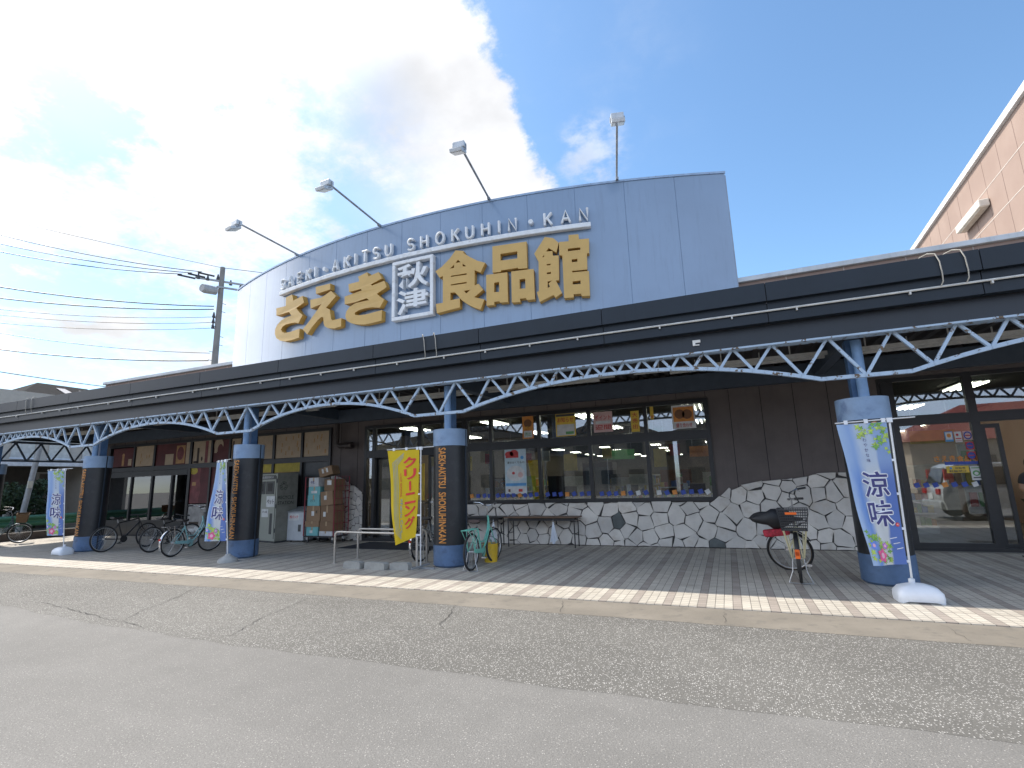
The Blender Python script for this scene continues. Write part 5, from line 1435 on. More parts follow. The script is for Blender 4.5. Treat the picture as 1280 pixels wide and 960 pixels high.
    if kind == 'blue':
        for _ in range(46):
            x = 1 - rbn.random() ** 1.6 * .62; y = 1 - rbn.random() ** 1.5 * .20 * (x * 1.3)
            if x < .97 and y < .99: leaf(x, y, rbn.uniform(.05, .11), rbn.uniform(0, 6), rbn.choice((0, 1, 1)), D0 + rbn.random() * .003)
        for _ in range(60):
            x = .05 + rbn.random() * .62; y = .02 + rbn.random() * .24 * (1 - x * .85)
            leaf(x, y, rbn.uniform(.05, .10), rbn.uniform(0, 6), rbn.choice((0, 1, 1)), D0 + rbn.random() * .003)
        for (cx_, cy_, r, mi) in ((.34, .065, .135, 2), (.14, .135, .085, 4), (.50, .125, .07, 5)):
            disc(cx_, cy_, r, mi, .011, 5); disc(cx_, cy_, r * .45, 3, .0125)
        for k in range(3): 
            a0, b0 = .80, .10 + k * .035
            dense([(0, 0), (1, .3), (1, .45), (0, .18)], [(0, 1, 2, 3)], D0, 6, a0 - .06 * k, b0, .16, .03)
        for ch, y0, hh in (('\u6dbc', .462, .178), ('\u5473', .258, .178)):
            for vs, fs, kd in bold_text(ch, 1.0, 1.0, .06, .055): dense(vs, fs, .0065 + kd * .0002, 6, .27, y0, .56, hh)
            for vs, fs, kd in bold_text(ch, 1.0, 1.0, .016, .010): dense(vs, fs, .0095 + kd * .0002, 7, .27, y0, .56, hh)
        disc(.90, .268, .045, 8, .010)
        ptext('\u65ec', .875, .262, .05, .013, .0115, 6)
        for i, ch in enumerate('\u3055\u308f\u3084\u304b\u306a\u5473'): ptext(ch, .47, .90 - i * .038, .075, .026, .008, 7)
        prn.build('printed_pattern', [GINK, GINK2, PINKI, PALEP, BLUEI, PURI, WINK, INK, REDI], root, fix=False)
    else:
        for i, ch in enumerate('\u30af\u30ea\u30fc\u30cb\u30f3\u30b0'):
            y0 = .80 - i * .135
            if ch == '\u30fc': dense([(0, 0), (1, 0), (1, 1), (0, 1)], [(0, 1, 2, 3)], .008, 0, .66, y0 + .005, .075, .105)
            else:
                for vs, fs, kd in bold_text(ch, 1.0, 1.0, .035, .03): dense(vs, fs, .008 + kd * .0002, 0, .50, y0, .40, .115)
        def line(pts, wd, mi, d):
            for (x0, y0), (x1, y1) in zip(pts, pts[1:]):
                L = math.hypot(x1 - x0, (y1 - y0) * 3); nx__, ny__ = (y1 - y0) * 3 / L, -(x1 - x0) / L / 3
                n = 8
                V = []
                for i in range(n + 1):
                    f_ = i / n; x = x0 + (x1 - x0) * f_; y = y0 + (y1 - y0) * f_
                    V += [(x + nx__ * wd, y + ny__ * wd), (x - nx__ * wd, y - ny__ * wd)]
                prn.add([on(a, b_, d) for a, b_ in V], [(2 * i, 2 * i + 1, 2 * i + 3, 2 * i + 2) for i in range(n)], mi)
        for k in range(4):
            o_ = k * .045; line([(.52 - o_ * .2, .965 - o_ * .35), (.13 + o_, .86 - o_ * .2), (.13 + o_, .12 + o_ * .3), (.34, .04 + o_ * .35)], .0075, 1, .007)
        vs, fs = fit_text('YOUR SEASONS', 1.0, 1.0, .01)
        prn.add([on(.335 + b_ * .055, .745 - a * .26, .008) for a, b_ in vs], fs, 0)
        vs, fs = fit_text('\u2261Fabric Care', 1.0, 1.0, .01)
        prn.add([on(.335 + b_ * .085, .46 - a * .36, .008) for a, b_ in vs], fs, 1)
        prn.build('printed_pattern', [REDI, GREYI], root, fix=False)
    return root


banner('largest blue and white banner with green leaves, on a white tank base at right', (1.98, 8.02, 0), (2.055, 8.10, 2.27), 'blue', 178, 205, w_=.56, fold=.035, wbot=.82, base_kind='white')
banner('blue and white banner folded edge on, beside the recycling cabinet pillar', (-10.55, 8.45, 0), (-10.78, 8.40, 2.29), 'blue', 160, 190, w_=.58, fold=.03, base_kind='grey', wbot=1.0)
banner('leftmost blue and white banner, in front of the guard rail', (-16.86, 8.46, 0), (-17.25, 8.43, 2.32), 'blue', 188, 195, w_=.62, fold=.03, wbot=.8, base_kind='white')
banner('yellow cleaning shop banner with red katakana beside the middle pillar', (-5.58, 8.63, 0), (-5.585, 8.63, 2.32), 'yellow', 186, 200, w_=.70, hgt=1.68, fold=.045, base_kind='cross', slant=.16, wbot=.62, curl=-.10, shift=.06)

# ================================================================ RAILS, BLOCKS, MAT
STEEL = mat('brushed_steel_tube', (.45, .43, .40), .35, metal=.7, var=.1)
for (xa, ya, xb, yb, lab) in ((-7.84, 8.82, -5.66, 8.62, 'front steel tube hoop rail behind the concrete blocks'), (-7.79, 9.5, -5.9, 9.35, 'rear steel tube hoop rail nearer the shop door')):
    r_ = thing('hoop_rail', lab, 'rail', ((xa + xb) / 2, (ya + yb) / 2, 0))
    d = Vector((xb - xa, yb - ya, 0)).normalized(); a, c_ = Vector((xa, ya, 0)), Vector((xb, yb, 0)); z = .64
    pts = [a, a + Vector((0, 0, z - .09))] + [a + d * (.09 - .09 * math.cos(q)) + Vector((0, 0, z - .09 + .09 * math.sin(q))) for q in (.4, .8, 1.2, 1.57)]
    pts += [c_ - d * (.09 - .09 * math.cos(q)) + Vector((0, 0, z - .09 + .09 * math.sin(q))) for q in (1.57, 1.2, .8, .4)] + [c_ + Vector((0, 0, z - .09)), c_]
    MB().tube(pts, .024, 10).build('tube', STEEL, r_, smooth=True)
    for p in (a, c_): MB().lathe([(0, .012), (.055, .012), (.055, 0), (0, 0)], p, 16).build('foot_plate', STEEL, r_)
CB = mat('concrete_block', (.34, .335, .31), .9, var=.1, scale=8, bump=.6, bscale=80)
for x0, y0, rz_, lab in ((-6.98, 8.40, 3, 'leftmost grey concrete block on the tiles before the hoop rail'), (-6.43, 8.40, -2, 'middle grey concrete block, the longest of three'), (-5.92, 8.47, 6, 'rightmost grey concrete block next to the yellow banner foot')):
    b_ = thing('concrete_block', lab, 'concrete block', (x0, y0, 0), R(rz_ - 3), group='concrete blocks by the hoop rail', local=True)
    L = .25 if 'middle' in lab else .20
    q_ = MB(); q_.prism([[(-L, 0), (L, 0), (L, .10), (L - .03, .13), (-L + .03, .13), (-L, .10)]], lambda a, z, d: (a, d, z), -.07, .07)
    q_.build('block', CB, b_, bevel=.01)
MB().box(-9.6, -6.75, 10.9, 12.2, .0, .012).build('door_mat', mat('blue_black_mat', (.022, .026, .036), .9), None, label='large dark blue door mat before the left entrance', cat='door mat', loc=(-8.2, 11.5, 0))
MB().box(4.7, 7.6, 10.9, 12.2, .0, .012).build('door_mat', mat('blue_black_mat', (.022, .026, .036), .9), None, label='dark door mat before the right entrance at the picture edge', cat='door mat', loc=(6, 11.5, 0))

# ================================================================ TABLES WITH CLOTHS
TTOP = mat('wood_table_top', (.17, .10, .06), .5, var=.2, scale=3); TLEG = mat('dark_table_leg', (.028, .028, .03), .5)
for x0, x1, lab in ((-5.26, -3.36, 'brown topped folding table along the flagstone wall, right one'), (-7.06, -5.34, 'folding table along the flagstone wall, behind the mint bicycle')):
    t_ = thing('folding_table', lab, 'table', ((x0 + x1) / 2, 12.1, 0), group='folding tables by the shop window')
    MB().box(x0, x1, 11.88, 12.32, .685, .715).build('table_top', TTOP if 'brown' in lab else TLEG, t_, bevel=.004)
    e = MB(); e.box(x0 + .12, x1 - .12, 11.93, 11.96, .62, .684); e.box(x0 + .12, x1 - .12, 12.24, 12.27, .62, .684); e.build('apron', TLEG, t_)
    for x in (x0 + .10, x1 - .10):
        for y in (11.93, 12.27): MB().tube([(x, y, 0), (x, y, .684)], .0145, 8).build('leg', TLEG, t_)
        MB().tube([(x, 11.93, .32), (x, 12.27, .32)], .010, 8).build('stretcher', TLEG, t_)
CLO = mat('white_wiping_cloth', (.78, .82, .88), .8, var=.05)


def rag(lab, x, y, ztop, h_, w_):
    o = thing('cloth', lab, 'cloth', (x, y, ztop - h_), group='white cloths hanging under the tables'); V = []; n, m_ = 16, 18
    for j in range(n + 1):
        f_ = j / n; ww = .02 + w_ * f_ ** .8
        for i in range(m_ + 1):
            s = -1 + 2 * i / m_
            V.append((x + s * ww * .5, y - .03 - .045 * f_ * math.sin(s * 9 + f_ * 2) - .05 * (1 - s * s) * f_, ztop - h_ * f_ * (1 - .12 * abs(s) * f_) - .02 * math.sin(s * 5) * f_))
    V = [tuple(v) for v in V]
    MB().add(V, [(j * (m_ + 1) + i, j * (m_ + 1) + i + 1, (j + 1) * (m_ + 1) + i + 1, (j + 1) * (m_ + 1) + i) for j in range(n) for i in range(m_)]).build('fabric', CLO, o, smooth=True, fix=False)
    MB().tube([(x, y - .03, ztop - .01), (x, y - .02, ztop + .05), (x, y + .03, ztop + .06)], .004, 6).build('hook', CHR, o)


rag('white wiping cloth hanging from the right folding table', -3.97, 11.92, .60, .50, .17)
rag('white wiping cloth hanging behind the mint bicycle handlebar', -5.55, 11.92, .60, .47, .17)

# ================================================================ RECYCLING CABINET, BIN, CAGE TROLLEY
CABM = mat('grey_cream_cabinet', (.33, .345, .30), .5, var=.04, scale=2, streak=.12)
SIDE = mat('grey_cabinet_side', (.24, .245, .215), .5)
INKB = mat('black_print', (.02, .02, .02), .6); WPAP = mat('white_paper', (.62, .63, .63), .6); DGR = mat('dark_grey_panel', (.06, .065, .07), .4)
cab = thing('recycling_cabinet', 'tall grey cream recycling cabinet with black arrows printed on its side', 'recycling cabinet', (-13.14, 11.86, 0), 0, local=True)
cab.rotation_euler = (0, 0, R(-12))
MB().box(-.40, .70, -.22, .46, .05, 2.03).build('body', CABM, cab, bevel=.012)
MB().box(.701, .712, -.215, .455, .06, 2.02).build('side_panel', SIDE, cab)
MB().box(-.39, .69, -.2, .38, 0, .05).build('plinth', DGR, cab)
MB().box(-.36, .62, -.232, -.219, 1.86, 1.98).build('name_strip', DGR, cab)
L = MB(); put_text(L, '\u8cc7\u6e90\u56de\u53ceBOX', lambda a, b_, d: (-.1 + a, -.2335 - d, 1.885 + b_), .62, .075, .01); L.build('lettering', WPAP, cab)
for x in (-.38, .12): 
    f_ = MB().box(x, x + .44, -.236, -.219, 1.42, 1.80).build('hatch', DGR, cab); MB().box(x + .12, x + .36, -.242, -.237, 1.50, 1.74).build('hatch_flap', PLB, f_)
MB().box(.18, .62, -.230, -.219, 1.04, 1.36).build('notice', WPAP, cab); MB().box(-.05, .30, -.230, -.219, .74, .98).build('notice', WPAP, cab)
L = MB(); put_text(L, '\u30da\u30c3\u30c8', lambda a, b_, d: (.21 + a, -.2315 - d, 1.12 + b_), .38, .15, .02); put_text(L, '\u30dc\u30c8\u30eb\u56de\u53ce', lambda a, b_, d: (.0 + a, -.2315 - d, .86 + b_), .26, .06, .02); L.build('lettering', INKB, cab)
MB().box(.40, .52, -.230, -.219, .25, .85).build('sight_window', DGR, cab)
MB().box(.655, .66, -.232, -.219, .12, 1.95).build('door_gap', INKB, cab)
for z in (.3, 1.0, 1.75): MB().box(.67, .71, -.235, -.20, z, z + .12).build('hinge', DGR, cab)
sf = lambda a, b_, d: (.7135 + d, -.17 + a, b_)
L = MB(); put_text(L, '\u267b', lambda a, b_, d: sf(a + .03, b_ + 1.52, d), .26, .26); put_text(L, 'RECYCLE', lambda a, b_, d: sf(a, b_ + 1.26, d), .50, .10, .006); put_text(L, 'STATION', lambda a, b_, d: sf(a, b_ + 1.10, d), .50, .10, .006); L.build('lettering', INKB, cab)
bn = thing('paper_pack_bin', 'low white bin with a sloping lid for paper packs beside the recycling cabinet', 'recycling bin', (-12.10, 12.10, 0), local=True); bn.rotation_euler = (0, 0, R(4))
MB().prism([[(-.22, .04), (.22, .04), (.22, .98), (-.22, .86)]], lambda a, z, d: (d, a, z), -.30, .30).build('body', mat('white_bin', (.50, .53, .56), .5, var=.05), bn, bevel=.01)
MB().prism([[(-.25, .86), (.22, .985), (.22, 1.01), (-.25, .885)]], lambda a, z, d: (d, a, z), -.32, .32).build('lid', mat('grey_lid', (.28, .30, .31), .5), bn)
MB().box(-.24, .12, -.226, -.219, .62, .82).build('notice', WPAP, bn); L = MB(); put_text(L, '\u7d19\u30d1\u30c3\u30af', lambda a, b_, d: (-.22 + a, -.2275 - d, .68 + b_), .31, .09, .02); L.build('lettering', REDI, bn)
MB().box(.10, .20, -.226, -.219, .30, .50).build('sight_window', DGR, bn)
for x in (-.22, .22): MB().lathe([(0, .04), (.03, .04), (.03, 0), (0, 0)], (x, -.12, 0), 10).build('foot', PLB, bn)

TRED = mat('red_trolley_paint', (.25, .03, .045), .5, var=.1)
trl = thing('cage_trolley', 'red wire cage trolley loaded with cartons beside the pale stone pier', 'trolley', (-10.95, 12.0, 0))
tx0, tx1, ty0, ty1 = -11.50, -10.40, 11.62, 12.22
MB().box(tx0, tx1, ty0, ty1, .17, .21).build('deck', mat('dark_deck', (.03, .03, .035), .6), trl)
for x in (tx0 + .08, tx1 - .08):
    for y in (ty0 + .08, ty1 - .08):
        w_ = MB().lathe([(0, -.02), (.055, -.02), (.06, 0), (.055, .02), (0, .02)], (x, y, .062), 16, ax='y').build('castor', PLB, trl); MB().box(x - .03, x + .03, y - .03, y + .03, .10, .168).build('fork', CHR, w_)
for x, nm in ((tx0, 'side_frame'), (tx1, 'side_frame')):
    q_ = MB(); q_.tube([(x, ty0, .21), (x, ty0, 1.88), (x, ty1, 1.88), (x, ty1, .21)], .016, 8)
    for z in (.55, .9, 1.25, 1.6): q_.tube([(x, ty0, z), (x, ty1, z)], .008, 6)
    for y in (ty0 + .15, ty0 + .30, ty0 + .45): q_.tube([(x, y, .21), (x, y, 1.88)], .005, 6)
    q_.build(nm, TRED, trl, smooth=True)
q_ = MB()
for z in (.55, 1.0, 1.45): q_.tube([(tx0, ty1, z), (tx1, ty1, z)], .008, 6)
for k in range(6): q_.tube([(tx0 + .16 * (k + 1), ty1, .21), (tx0 + .16 * (k + 1), ty1, 1.7)], .005, 6)
q_.build('back_frame', TRED, trl, smooth=True)
KRAFT = mat('kraft_carton', (.27, .175, .105), .8, var=.08, scale=3); KRAFT2 = mat('dark_kraft_carton', (.21, .13, .075), .8, var=.08, scale=3)
AQUA = mat('aqua_carton', (.16, .42, .44), .6, var=.06); WCART = mat('white_carton', (.55, .56, .58), .7); TAPE = mat('carton_tape', (.40, .28, .16), .4)


def carton(lab, x0, x1, y0, y1, z0, z1, m, rot=0.0, tilt=0.0, label_=None, txt_=None):
    x0 += .22; x1 += .22
    c_ = Vector(((x0 + x1) / 2, (y0 + y1) / 2, z0)); o = thing('carton', lab, 'carton', c_, group='cartons stacked on the red cage trolley', local=True)
    o.rotation_euler = (0, R(tilt), R(rot)); hx, hy, h_ = (x1 - x0) / 2, (y1 - y0) / 2, z1 - z0
    MB().box(-hx, hx, -hy, hy, 0, h_).build('box', m, o, bevel=.005)
    q_ = MB(); q_.box(-hx - .001, hx + .001, -.025, .025, h_ + .0005, h_ + .0015); q_.box(-.025, .025, -hy - .0015, -hy - .0005, h_ * .55, h_); q_.build('tape', TAPE, o)
    if label_: MB().box(label_[0] * hx, label_[1] * hx, -hy - .003, -hy - .001, label_[2] * h_, label_[3] * h_).build('paper_label', WPAP, o)
    if txt_:
        L = MB(); put_text(L, txt_[0], lambda a, b_, d: (txt_[1] * hx + a, -hy - .004, txt_[2] * h_ + b_), txt_[3] * hx, txt_[4] * h_, .01); L.build('lettering', txt_[5], o)
    return o


y0, y1 = 11.66, 12.1
carton('aqua carton at the lower left of the trolley load', -11.66, -11.24, y0, y1, .212, .46, AQUA, 1, label_=(-.4, .1, .3, .6))
carton('white topped flat carton on the trolley deck at right', -11.18, -10.70, y0, y1, .212, .34, WCART, -1)
carton('plain flat kraft carton on the aqua one', -11.70, -11.20, y0 - .02, y1, .462, .62, KRAFT, 2)
carton('wide kraft carton on the white flat one', -11.17, -10.68, y0, y1, .342, .61, KRAFT2, -2)
carton('kraft carton with a white label on the left stack, below the aqua cartons', -11.68, -11.18, y0, y1, .622, 1.05, KRAFT, 1, label_=(-.25, .15, .35, .65), txt_=('\u8336', .35, .5, .3, .2, INKB))
carton('tall kraft carton in the middle right of the trolley load', -11.14, -10.68, y0, y1, .612, 1.06, KRAFT2, -1, label_=(-.6, -.2, .3, .6))
carton('lower of two stacked aqua cartons', -11.66, -11.20, y0, y1, 1.052, 1.36, AQUA, -2, txt_=('\u3055\u304f\u3089', -.5, .35, .8, .25, INKB))
carton('upper of two stacked aqua cartons', -11.64, -11.22, y0, y1, 1.362, 1.60, AQUA, 3, label_=(-.5, .5, .2, .5))
carton('white and blue carton on top of the aqua stack', -11.64, -11.26, y0, y1, 1.602, 1.86, WCART, -2, txt_=('\u725b\u4e73', -.6, .3, .8, .35, mat('navy_print', (.03, .05, .2), .6)))
carton('leaning kraft carton above the tall one', -11.14, -10.72, y0 - .02, y1, 1.065, 1.46, KRAFT, 4, -5, label_=(-.4, .0, .4, .7))
carton('dark kraft carton with a white label near the trolley top', -11.05, -10.68, y0, y1, 1.47, 1.80, KRAFT2, -3, 0, label_=(-.4, .5, .5, .9))
carton('topmost kraft carton, tilted, with two white stripes', -11.26, -10.84, y0, y1, 1.905, 2.16, KRAFT, 14, -14, txt_=('\u2759 \u2759', -.5, .35, .9, .5, WPAP))

# ================================================================ POSTERS AND STICKERS ON THE GLASS
def poster(lab, x0, x1, z0, z1, colr, items, y=WY - .012, cat='poster', name='poster', grp=None):
    o = thing(name, lab, cat, ((x0 + x1) / 2, y, z0), group=grp)
    MB().box(x0, x1, y - .002, y, z0, z1).build('sheet', colr, o)
    W_, H_ = x1 - x0, z1 - z0; by = {}
    for it in items:
        kind, mm = it[0], it[1]
        b_ = by.setdefault(mm.name, (MB(), mm))[0]; k = len(by)
        if kind == 'r':
            b_.box(x0 + it[2] * W_, x0 + it[3] * W_, y - .0035 - .0006 * k, y - .0028, z0 + it[4] * H_, z0 + it[5] * H_)
        elif kind == 'c':
            V = [(x0 + it[2] * W_ + it[4] * W_ * math.cos(q * PI / 12), y - .0036 - .0006 * k, z0 + it[3] * H_ + it[5] * H_ * math.sin(q * PI / 12)) for q in range(24)]; b_.add(V, [tuple(range(24))])
        else:
            put_text(b_, it[6], lambda a, c_, d: (x0 + it[2] * W_ + a, y - .0055 - .0005 * k, z0 + it[4] * H_ + c_), (it[3] - it[2]) * W_, (it[5] - it[4]) * H_, .012)
    for b_, mm in by.values(): b_.build('print', mm, o, fix=False)
    return o


PY_ = mat('poster_yellow', (.72, .50, .07), .6); PO_ = mat('poster_orange', (.66, .26, .06), .6); PR_ = mat('poster_red', (.50, .05, .05), .6); PK_ = mat('poster_pink', (.62, .42, .40), .6)
PB_ = mat('poster_blue', (.10, .32, .62), .6); PP_ = mat('poster_pale_blue', (.48, .60, .66), .6); PG_ = mat('poster_green', (.12, .32, .12), .6); BRN_ = mat('poster_brown', (.20, .09, .04), .6)
poster('orange poster with a brown bun picture in the upper window left of centre', -4.91, -4.60, 2.68, 3.27, PO_, [('c', BRN_, .5, .68, .36, .18), ('t', PY_, .15, .85, .40, .55, '\u30d1\u30f3'), ('r', WPAP, .12, .88, .05, .35), ('t', PG_, .2, .8, .1, .28, '\u58f2\u51fa')])
poster('yellow poster with a white lower half in the upper window', -3.98, -3.45, 2.68, 3.26, PY_, [('t', PR_, .1, .9, .62, .84, '\u304a\u77e5\u3089\u305b'), ('r', WPAP, .06, .94, .04, .52), ('r', PG_, .5, .9, .08, .2), ('r', DGR, .02, .98, .88, .98)])
poster('pale pink poster with red writing in the upper window', -2.98, -2.50, 2.72, 3.23, PK_, [('t', PR_, .08, .92, .60, .85, '\u30dd\u30a4\u30f3\u30c8'), ('t', PR_, .08, .92, .12, .36, '\u9031\u9593'), ('r', WPAP, .1, .9, .42, .55)])
poster('narrow yellow strip poster beside a mullion in the upper window', -2.05, -1.85, 2.68, 3.19, PY_, [('t', PR_, .2, .8, .70, .92, '\u5927'), ('t', PR_, .2, .8, .42, .64, '\u58f2'), ('t', PR_, .2, .8, .14, .36, '\u51fa')])
poster('tiny yellow slip at the top of the rightmost upper pane', -1.58, -1.50, 2.95, 3.26, PY_, [('r', PO_, .1, .9, .1, .3)])
poster('orange and white poster with a round dish in the rightmost upper pane', -1.08, -.56, 2.68, 3.24, WPAP, [('r', PO_, .06, .94, .30, .92), ('c', BRN_, .34, .62, .22, .2), ('c', BRN_, .66, .60, .22, .2), ('t', PR_, .15, .85, .06, .24, '\u76db\u308a\u5408\u308f\u305b')])
poster('large pale poster with red fans and a round plate in the lower window', -5.45, -4.84, 1.25, 2.43, PP_, [('c', PR_, .22, .88, .2, .07), ('c', PR_, .45, .90, .2, .08), ('r', PR_, .05, .65, .80, .88), ('t', DGR, .12, .92, .67, .72, '\u590f\u306e\u304a\u304f\u308a\u3082\u306e'), ('c', WPAP, .5, .45, .42, .17), ('c', PK_, .72, .42, .12, .06), ('c', PR_, .4, .46, .07, .03), ('r', PB_, .03, .97, .18, .24), ('r', WPAP, .03, .97, .02, .16), ('c', PB_, .82, .8, .08, .04), ('r', BRN_, .14, .24, .05, .11), ('r', PR_, .62, .8, .05, .11)])
sq_ = 0
for nm, xs_, orange in (('a', [-7.2, -6.98, -6.45, -6.26, -6.07, -5.92], (0, 2)), ('b', [-5.68, -5.53, -5.38, -5.22, -5.05, -4.9, -4.74, -4.58], (4,)), ('c', [-4.28, -4.10, -3.93, -3.76, -3.58, -3.38, -3.2], (3,)), ('d', [-2.88, -2.70, -2.53, -2.36, -2.18, -2.0, -1.82], (3,)), ('e', [-1.52, -1.34, -1.17, -.98, -.8, -.6, -.45], (2,))):
    for i, x in enumerate(xs_):
        oc = i in orange; wht = nm == 'e' and i in (0, 6) or nm == 'd' and i == 5
        colr = PO_ if oc else (WPAP if wht else mat('sticker_blue', (.035, .075, .36), .5))
        lab = ('small orange square sticker low on the shop window' if oc else 'small white square sticker low on the shop window' if wht else 'small blue square sticker low on the shop window')
        a = rbn.uniform(-.25, .25) + .25; s_ = .052; ca_, sa_ = math.cos(a), math.sin(a)
        o = MB().obox((x, WY - .014, 1.225 + rbn.uniform(-.008, .008)), (s_ * ca_, 0, s_ * sa_), (0, .001, 0), (-s_ * sa_, 0, s_ * ca_)).build('sticker', colr, None, loc=(x, WY - .014, 1.225))
        tag(o, lab, 'sticker', {'o': 'orange square stickers along the shop window', 'w': 'white square stickers along the shop window', 'b': 'blue square stickers along the shop window'}['o' if oc else 'w' if wht else 'b'])
DY = WY + .145
for i, x in enumerate((3.48, 3.63, 3.78, 3.93, 4.08, 4.24, 4.40)):
    oc = i == 3; wht = i == 6
    a = .3; s_ = .045; ca_, sa_ = math.cos(a), math.sin(a)
    o = MB().obox((x, DY - .004, 1.265), (s_ * ca_, 0, s_ * sa_), (0, .001, 0), (-s_ * sa_, 0, s_ * ca_)).build('sticker', PO_ if oc else WPAP if wht else MAT['sticker_blue'], None, loc=(x, DY - .004, 1.265))
    tag(o, 'small %s square sticker on the glass beside the right entrance' % ('orange' if oc else 'white' if wht else 'blue'), 'sticker', None if oc or wht else 'blue square stickers beside the right entrance')
def psign(lab, x0, x1, z0, z1, colr, items): return poster(lab, x0, x1, z0, z1, colr, items, y=DY - .003, cat='notice', name='door_notice')
psign('white notice with a blue border and an orange dot on the right glass', 4.07, 4.20, 2.10, 2.30, PB_, [('r', WPAP, .1, .9, .2, .92), ('c', PO_, .5, .6, .26, .2)])
psign('white no smoking notice with red print on the right glass', 4.225, 4.335, 2.08, 2.29, WPAP, [('c', PR_, .4, .7, .2, .12), ('r', PR_, .1, .9, .3, .4), ('r', PK_, .1, .9, .08, .2)])
psign('round blue and red prohibition sign, topmost on the right glass', 4.36, 4.50, 2.12, 2.29, PK_, [('c', MAT['sticker_blue'], .5, .5, .46, .46), ('c', PK_, .5, .5, .32, .32), ('r', PR_, .2, .8, .44, .56)])
psign('middle round prohibition sign below the topmost on the right glass', 4.37, 4.50, 1.93, 2.08, PR_, [('c', MAT['sticker_blue'], .5, .5, .42, .42), ('r', PR_, .2, .8, .44, .56)])
psign('lowest round prohibition sign beside the orange lettering on the right glass', 4.36, 4.50, 1.74, 1.89, PR_, [('c', MAT['sticker_blue'], .5, .5, .42, .42), ('r', PR_, .2, .8, .44, .56)])
L = MB(); put_text(L, '\u3055\u3048\u304d', lambda a, b_, d: (3.83 + a, DY - .005, 1.71 + b_), .34, .12, .035); put_text(L, '\u98df\u54c1\u9928', lambda a, b_, d: (4.19 + a, DY - .005, 1.70 + b_), .33, .12, .03)
gl_ = thing('glass_lettering', 'orange shop name over a blue band on the right glass', 'lettering', (4.1, DY, 1.7)); L.build('letters', PO_, gl_); MB().box(3.99, 4.52, DY - .003, DY - .001, 1.645, 1.705).build('band', MAT['sticker_blue'], gl_)
psign('yellow notice strip with a blue mark on the right glass', 4.0, 4.35, 1.49, 1.62, PY_, [('t', DGR, .1, .9, .1, .4, '\u99d0\u8f2a\u7981\u6b62'), ('c', PB_, .2, .7, .06, .16), ('t', DGR, .4, .85, .55, .85, '\u81ea\u8ee2\u8eca')])
psign('white notice with a green arch on the right glass', 4.37, 4.53, 1.34, 1.61, WPAP, [('c', PG_, .5, .5, .36, .2), ('c', WPAP, .5, .48, .2, .11), ('r', PG_, .1, .9, .84, .9), ('r', DGR, .15, .85, .14, .22)])

# window pictures of the left shop front
AR_R = mat('wine_red_film', (.105, .022, .026), .6, var=.25, scale=2); AR_C = mat('cream_film', (.46, .36, .25), .6, var=.08); AR_O = mat('ochre_film', (.42, .24, .10), .6, var=.2, scale=5); AR_D = mat('dark_brown_film', (.05, .03, .02), .6)
AR_Y = mat('yellow_film', (.50, .40, .06), .6); AR_P = mat('dusky_red_film', (.19, .05, .055), .6, var=.3, scale=3); AR_G = mat('grey_photo_film', (.30, .29, .28), .6, var=.3, scale=4)
YF = WY - .008
def film(lab, x0, x1, z0, z1, colr, items): return poster(lab, x0, x1, z0, z1, colr, items, y=YF, cat='window picture', name='window_picture', grp='window pictures on the left shop front')
ears = lambda seed, n: [('r', AR_O, *(lambda x, z: (x, x + .035, z, z + .16))(random.Random(seed + i).uniform(.08, .88), random.Random(seed * 3 + i).uniform(.05, .8))) for i in range(n)]
film('wine red window picture with an ochre bottle at the far left', -22.4, -21.10, 2.58, 3.30, AR_R, [('r', AR_O, .45, .55, .05, .55), ('c', AR_O, .5, .62, .06, .1), ('r', AR_C, .75, .9, .05, .4)])
film('cream window picture with a few dark ears of grain, left of the wine red one', -20.98, -19.90, 2.56, 3.32, AR_C, ears(3, 6))
film('wide wine red window picture with a cream corner', -19.78, -17.90, 2.54, 3.36, AR_R, [('r', AR_C, .28, .52, .02, .50), ('r', AR_O, .60, .85, .05, .85), ('r', AR_C, .88, .99, .02, .98), ('c', AR_P, .72, .5, .1, .3)])
film('cream window picture with a dark hook shape and a red bar', -17.74, -16.80, 2.54, 3.34, AR_C, [('r', AR_D, .22, .34, .02, .7), ('r', AR_D, .05, .3, .02, .12), ('r', AR_P, .66, .82, .02, .98), ('c', AR_D, .5, .2, .05, .1)])
film('wine red window picture with a cream arch', -16.68, -15.90, 2.56, 3.34, AR_R, [('c', AR_C, .3, .75, .30, .3), ('c', AR_R, .42, .55, .18, .24), ('r', AR_C, .05, .2, .4, .9)])
film('narrow cream window picture beside the pillar', -15.79, -15.3, 2.58, 3.32, AR_C, [('r', AR_D, .1, .25, .02, .9), ('r', AR_O, .6, .7, .1, .6)])
film('small dark cream window picture behind the pillar', -15.22, -14.66, 2.56, 3.32, AR_C, ears(8, 3))
film('cream window picture with few grain ears right of the pillar', -14.56, -13.83, 2.56, 3.33, AR_C, ears(11, 5))
film('cream window picture with many grain ears, second from the rain pipe', -13.72, -12.6, 2.55, 3.34, AR_C, ears(15, 11))
film('cream window picture with grain ears next to the rain pipe', -12.5, -11.46, 2.55, 3.33, AR_C, ears(22, 10))
film('tall dusky red window picture with a yellow corner', -17.76, -16.78, 1.15, 2.38, AR_P, [('c', AR_Y, .15, .92, .2, .1), ('r', AR_R, .5, 1.0, .0, 1.0), ('c', AR_P, .35, .4, .22, .3), ('r', AR_O, .1, .3, .5, .6)])
film('grey photograph under the dusky red window picture', -17.76, -16.78, .08, 1.12, AR_G, [('r', AR_D, .1, .6, .3, .42), ('c', WPAP, .6, .2, .2, .1), ('r', WPAP, .1, .4, .1, .2)])
film('narrow wine red window picture behind the folded banner', -16.70, -15.9, .3, 2.38, AR_R, [('r', AR_G, .0, 1.0, .0, .35), ('c', AR_P, .5, .7, .3, .15)])
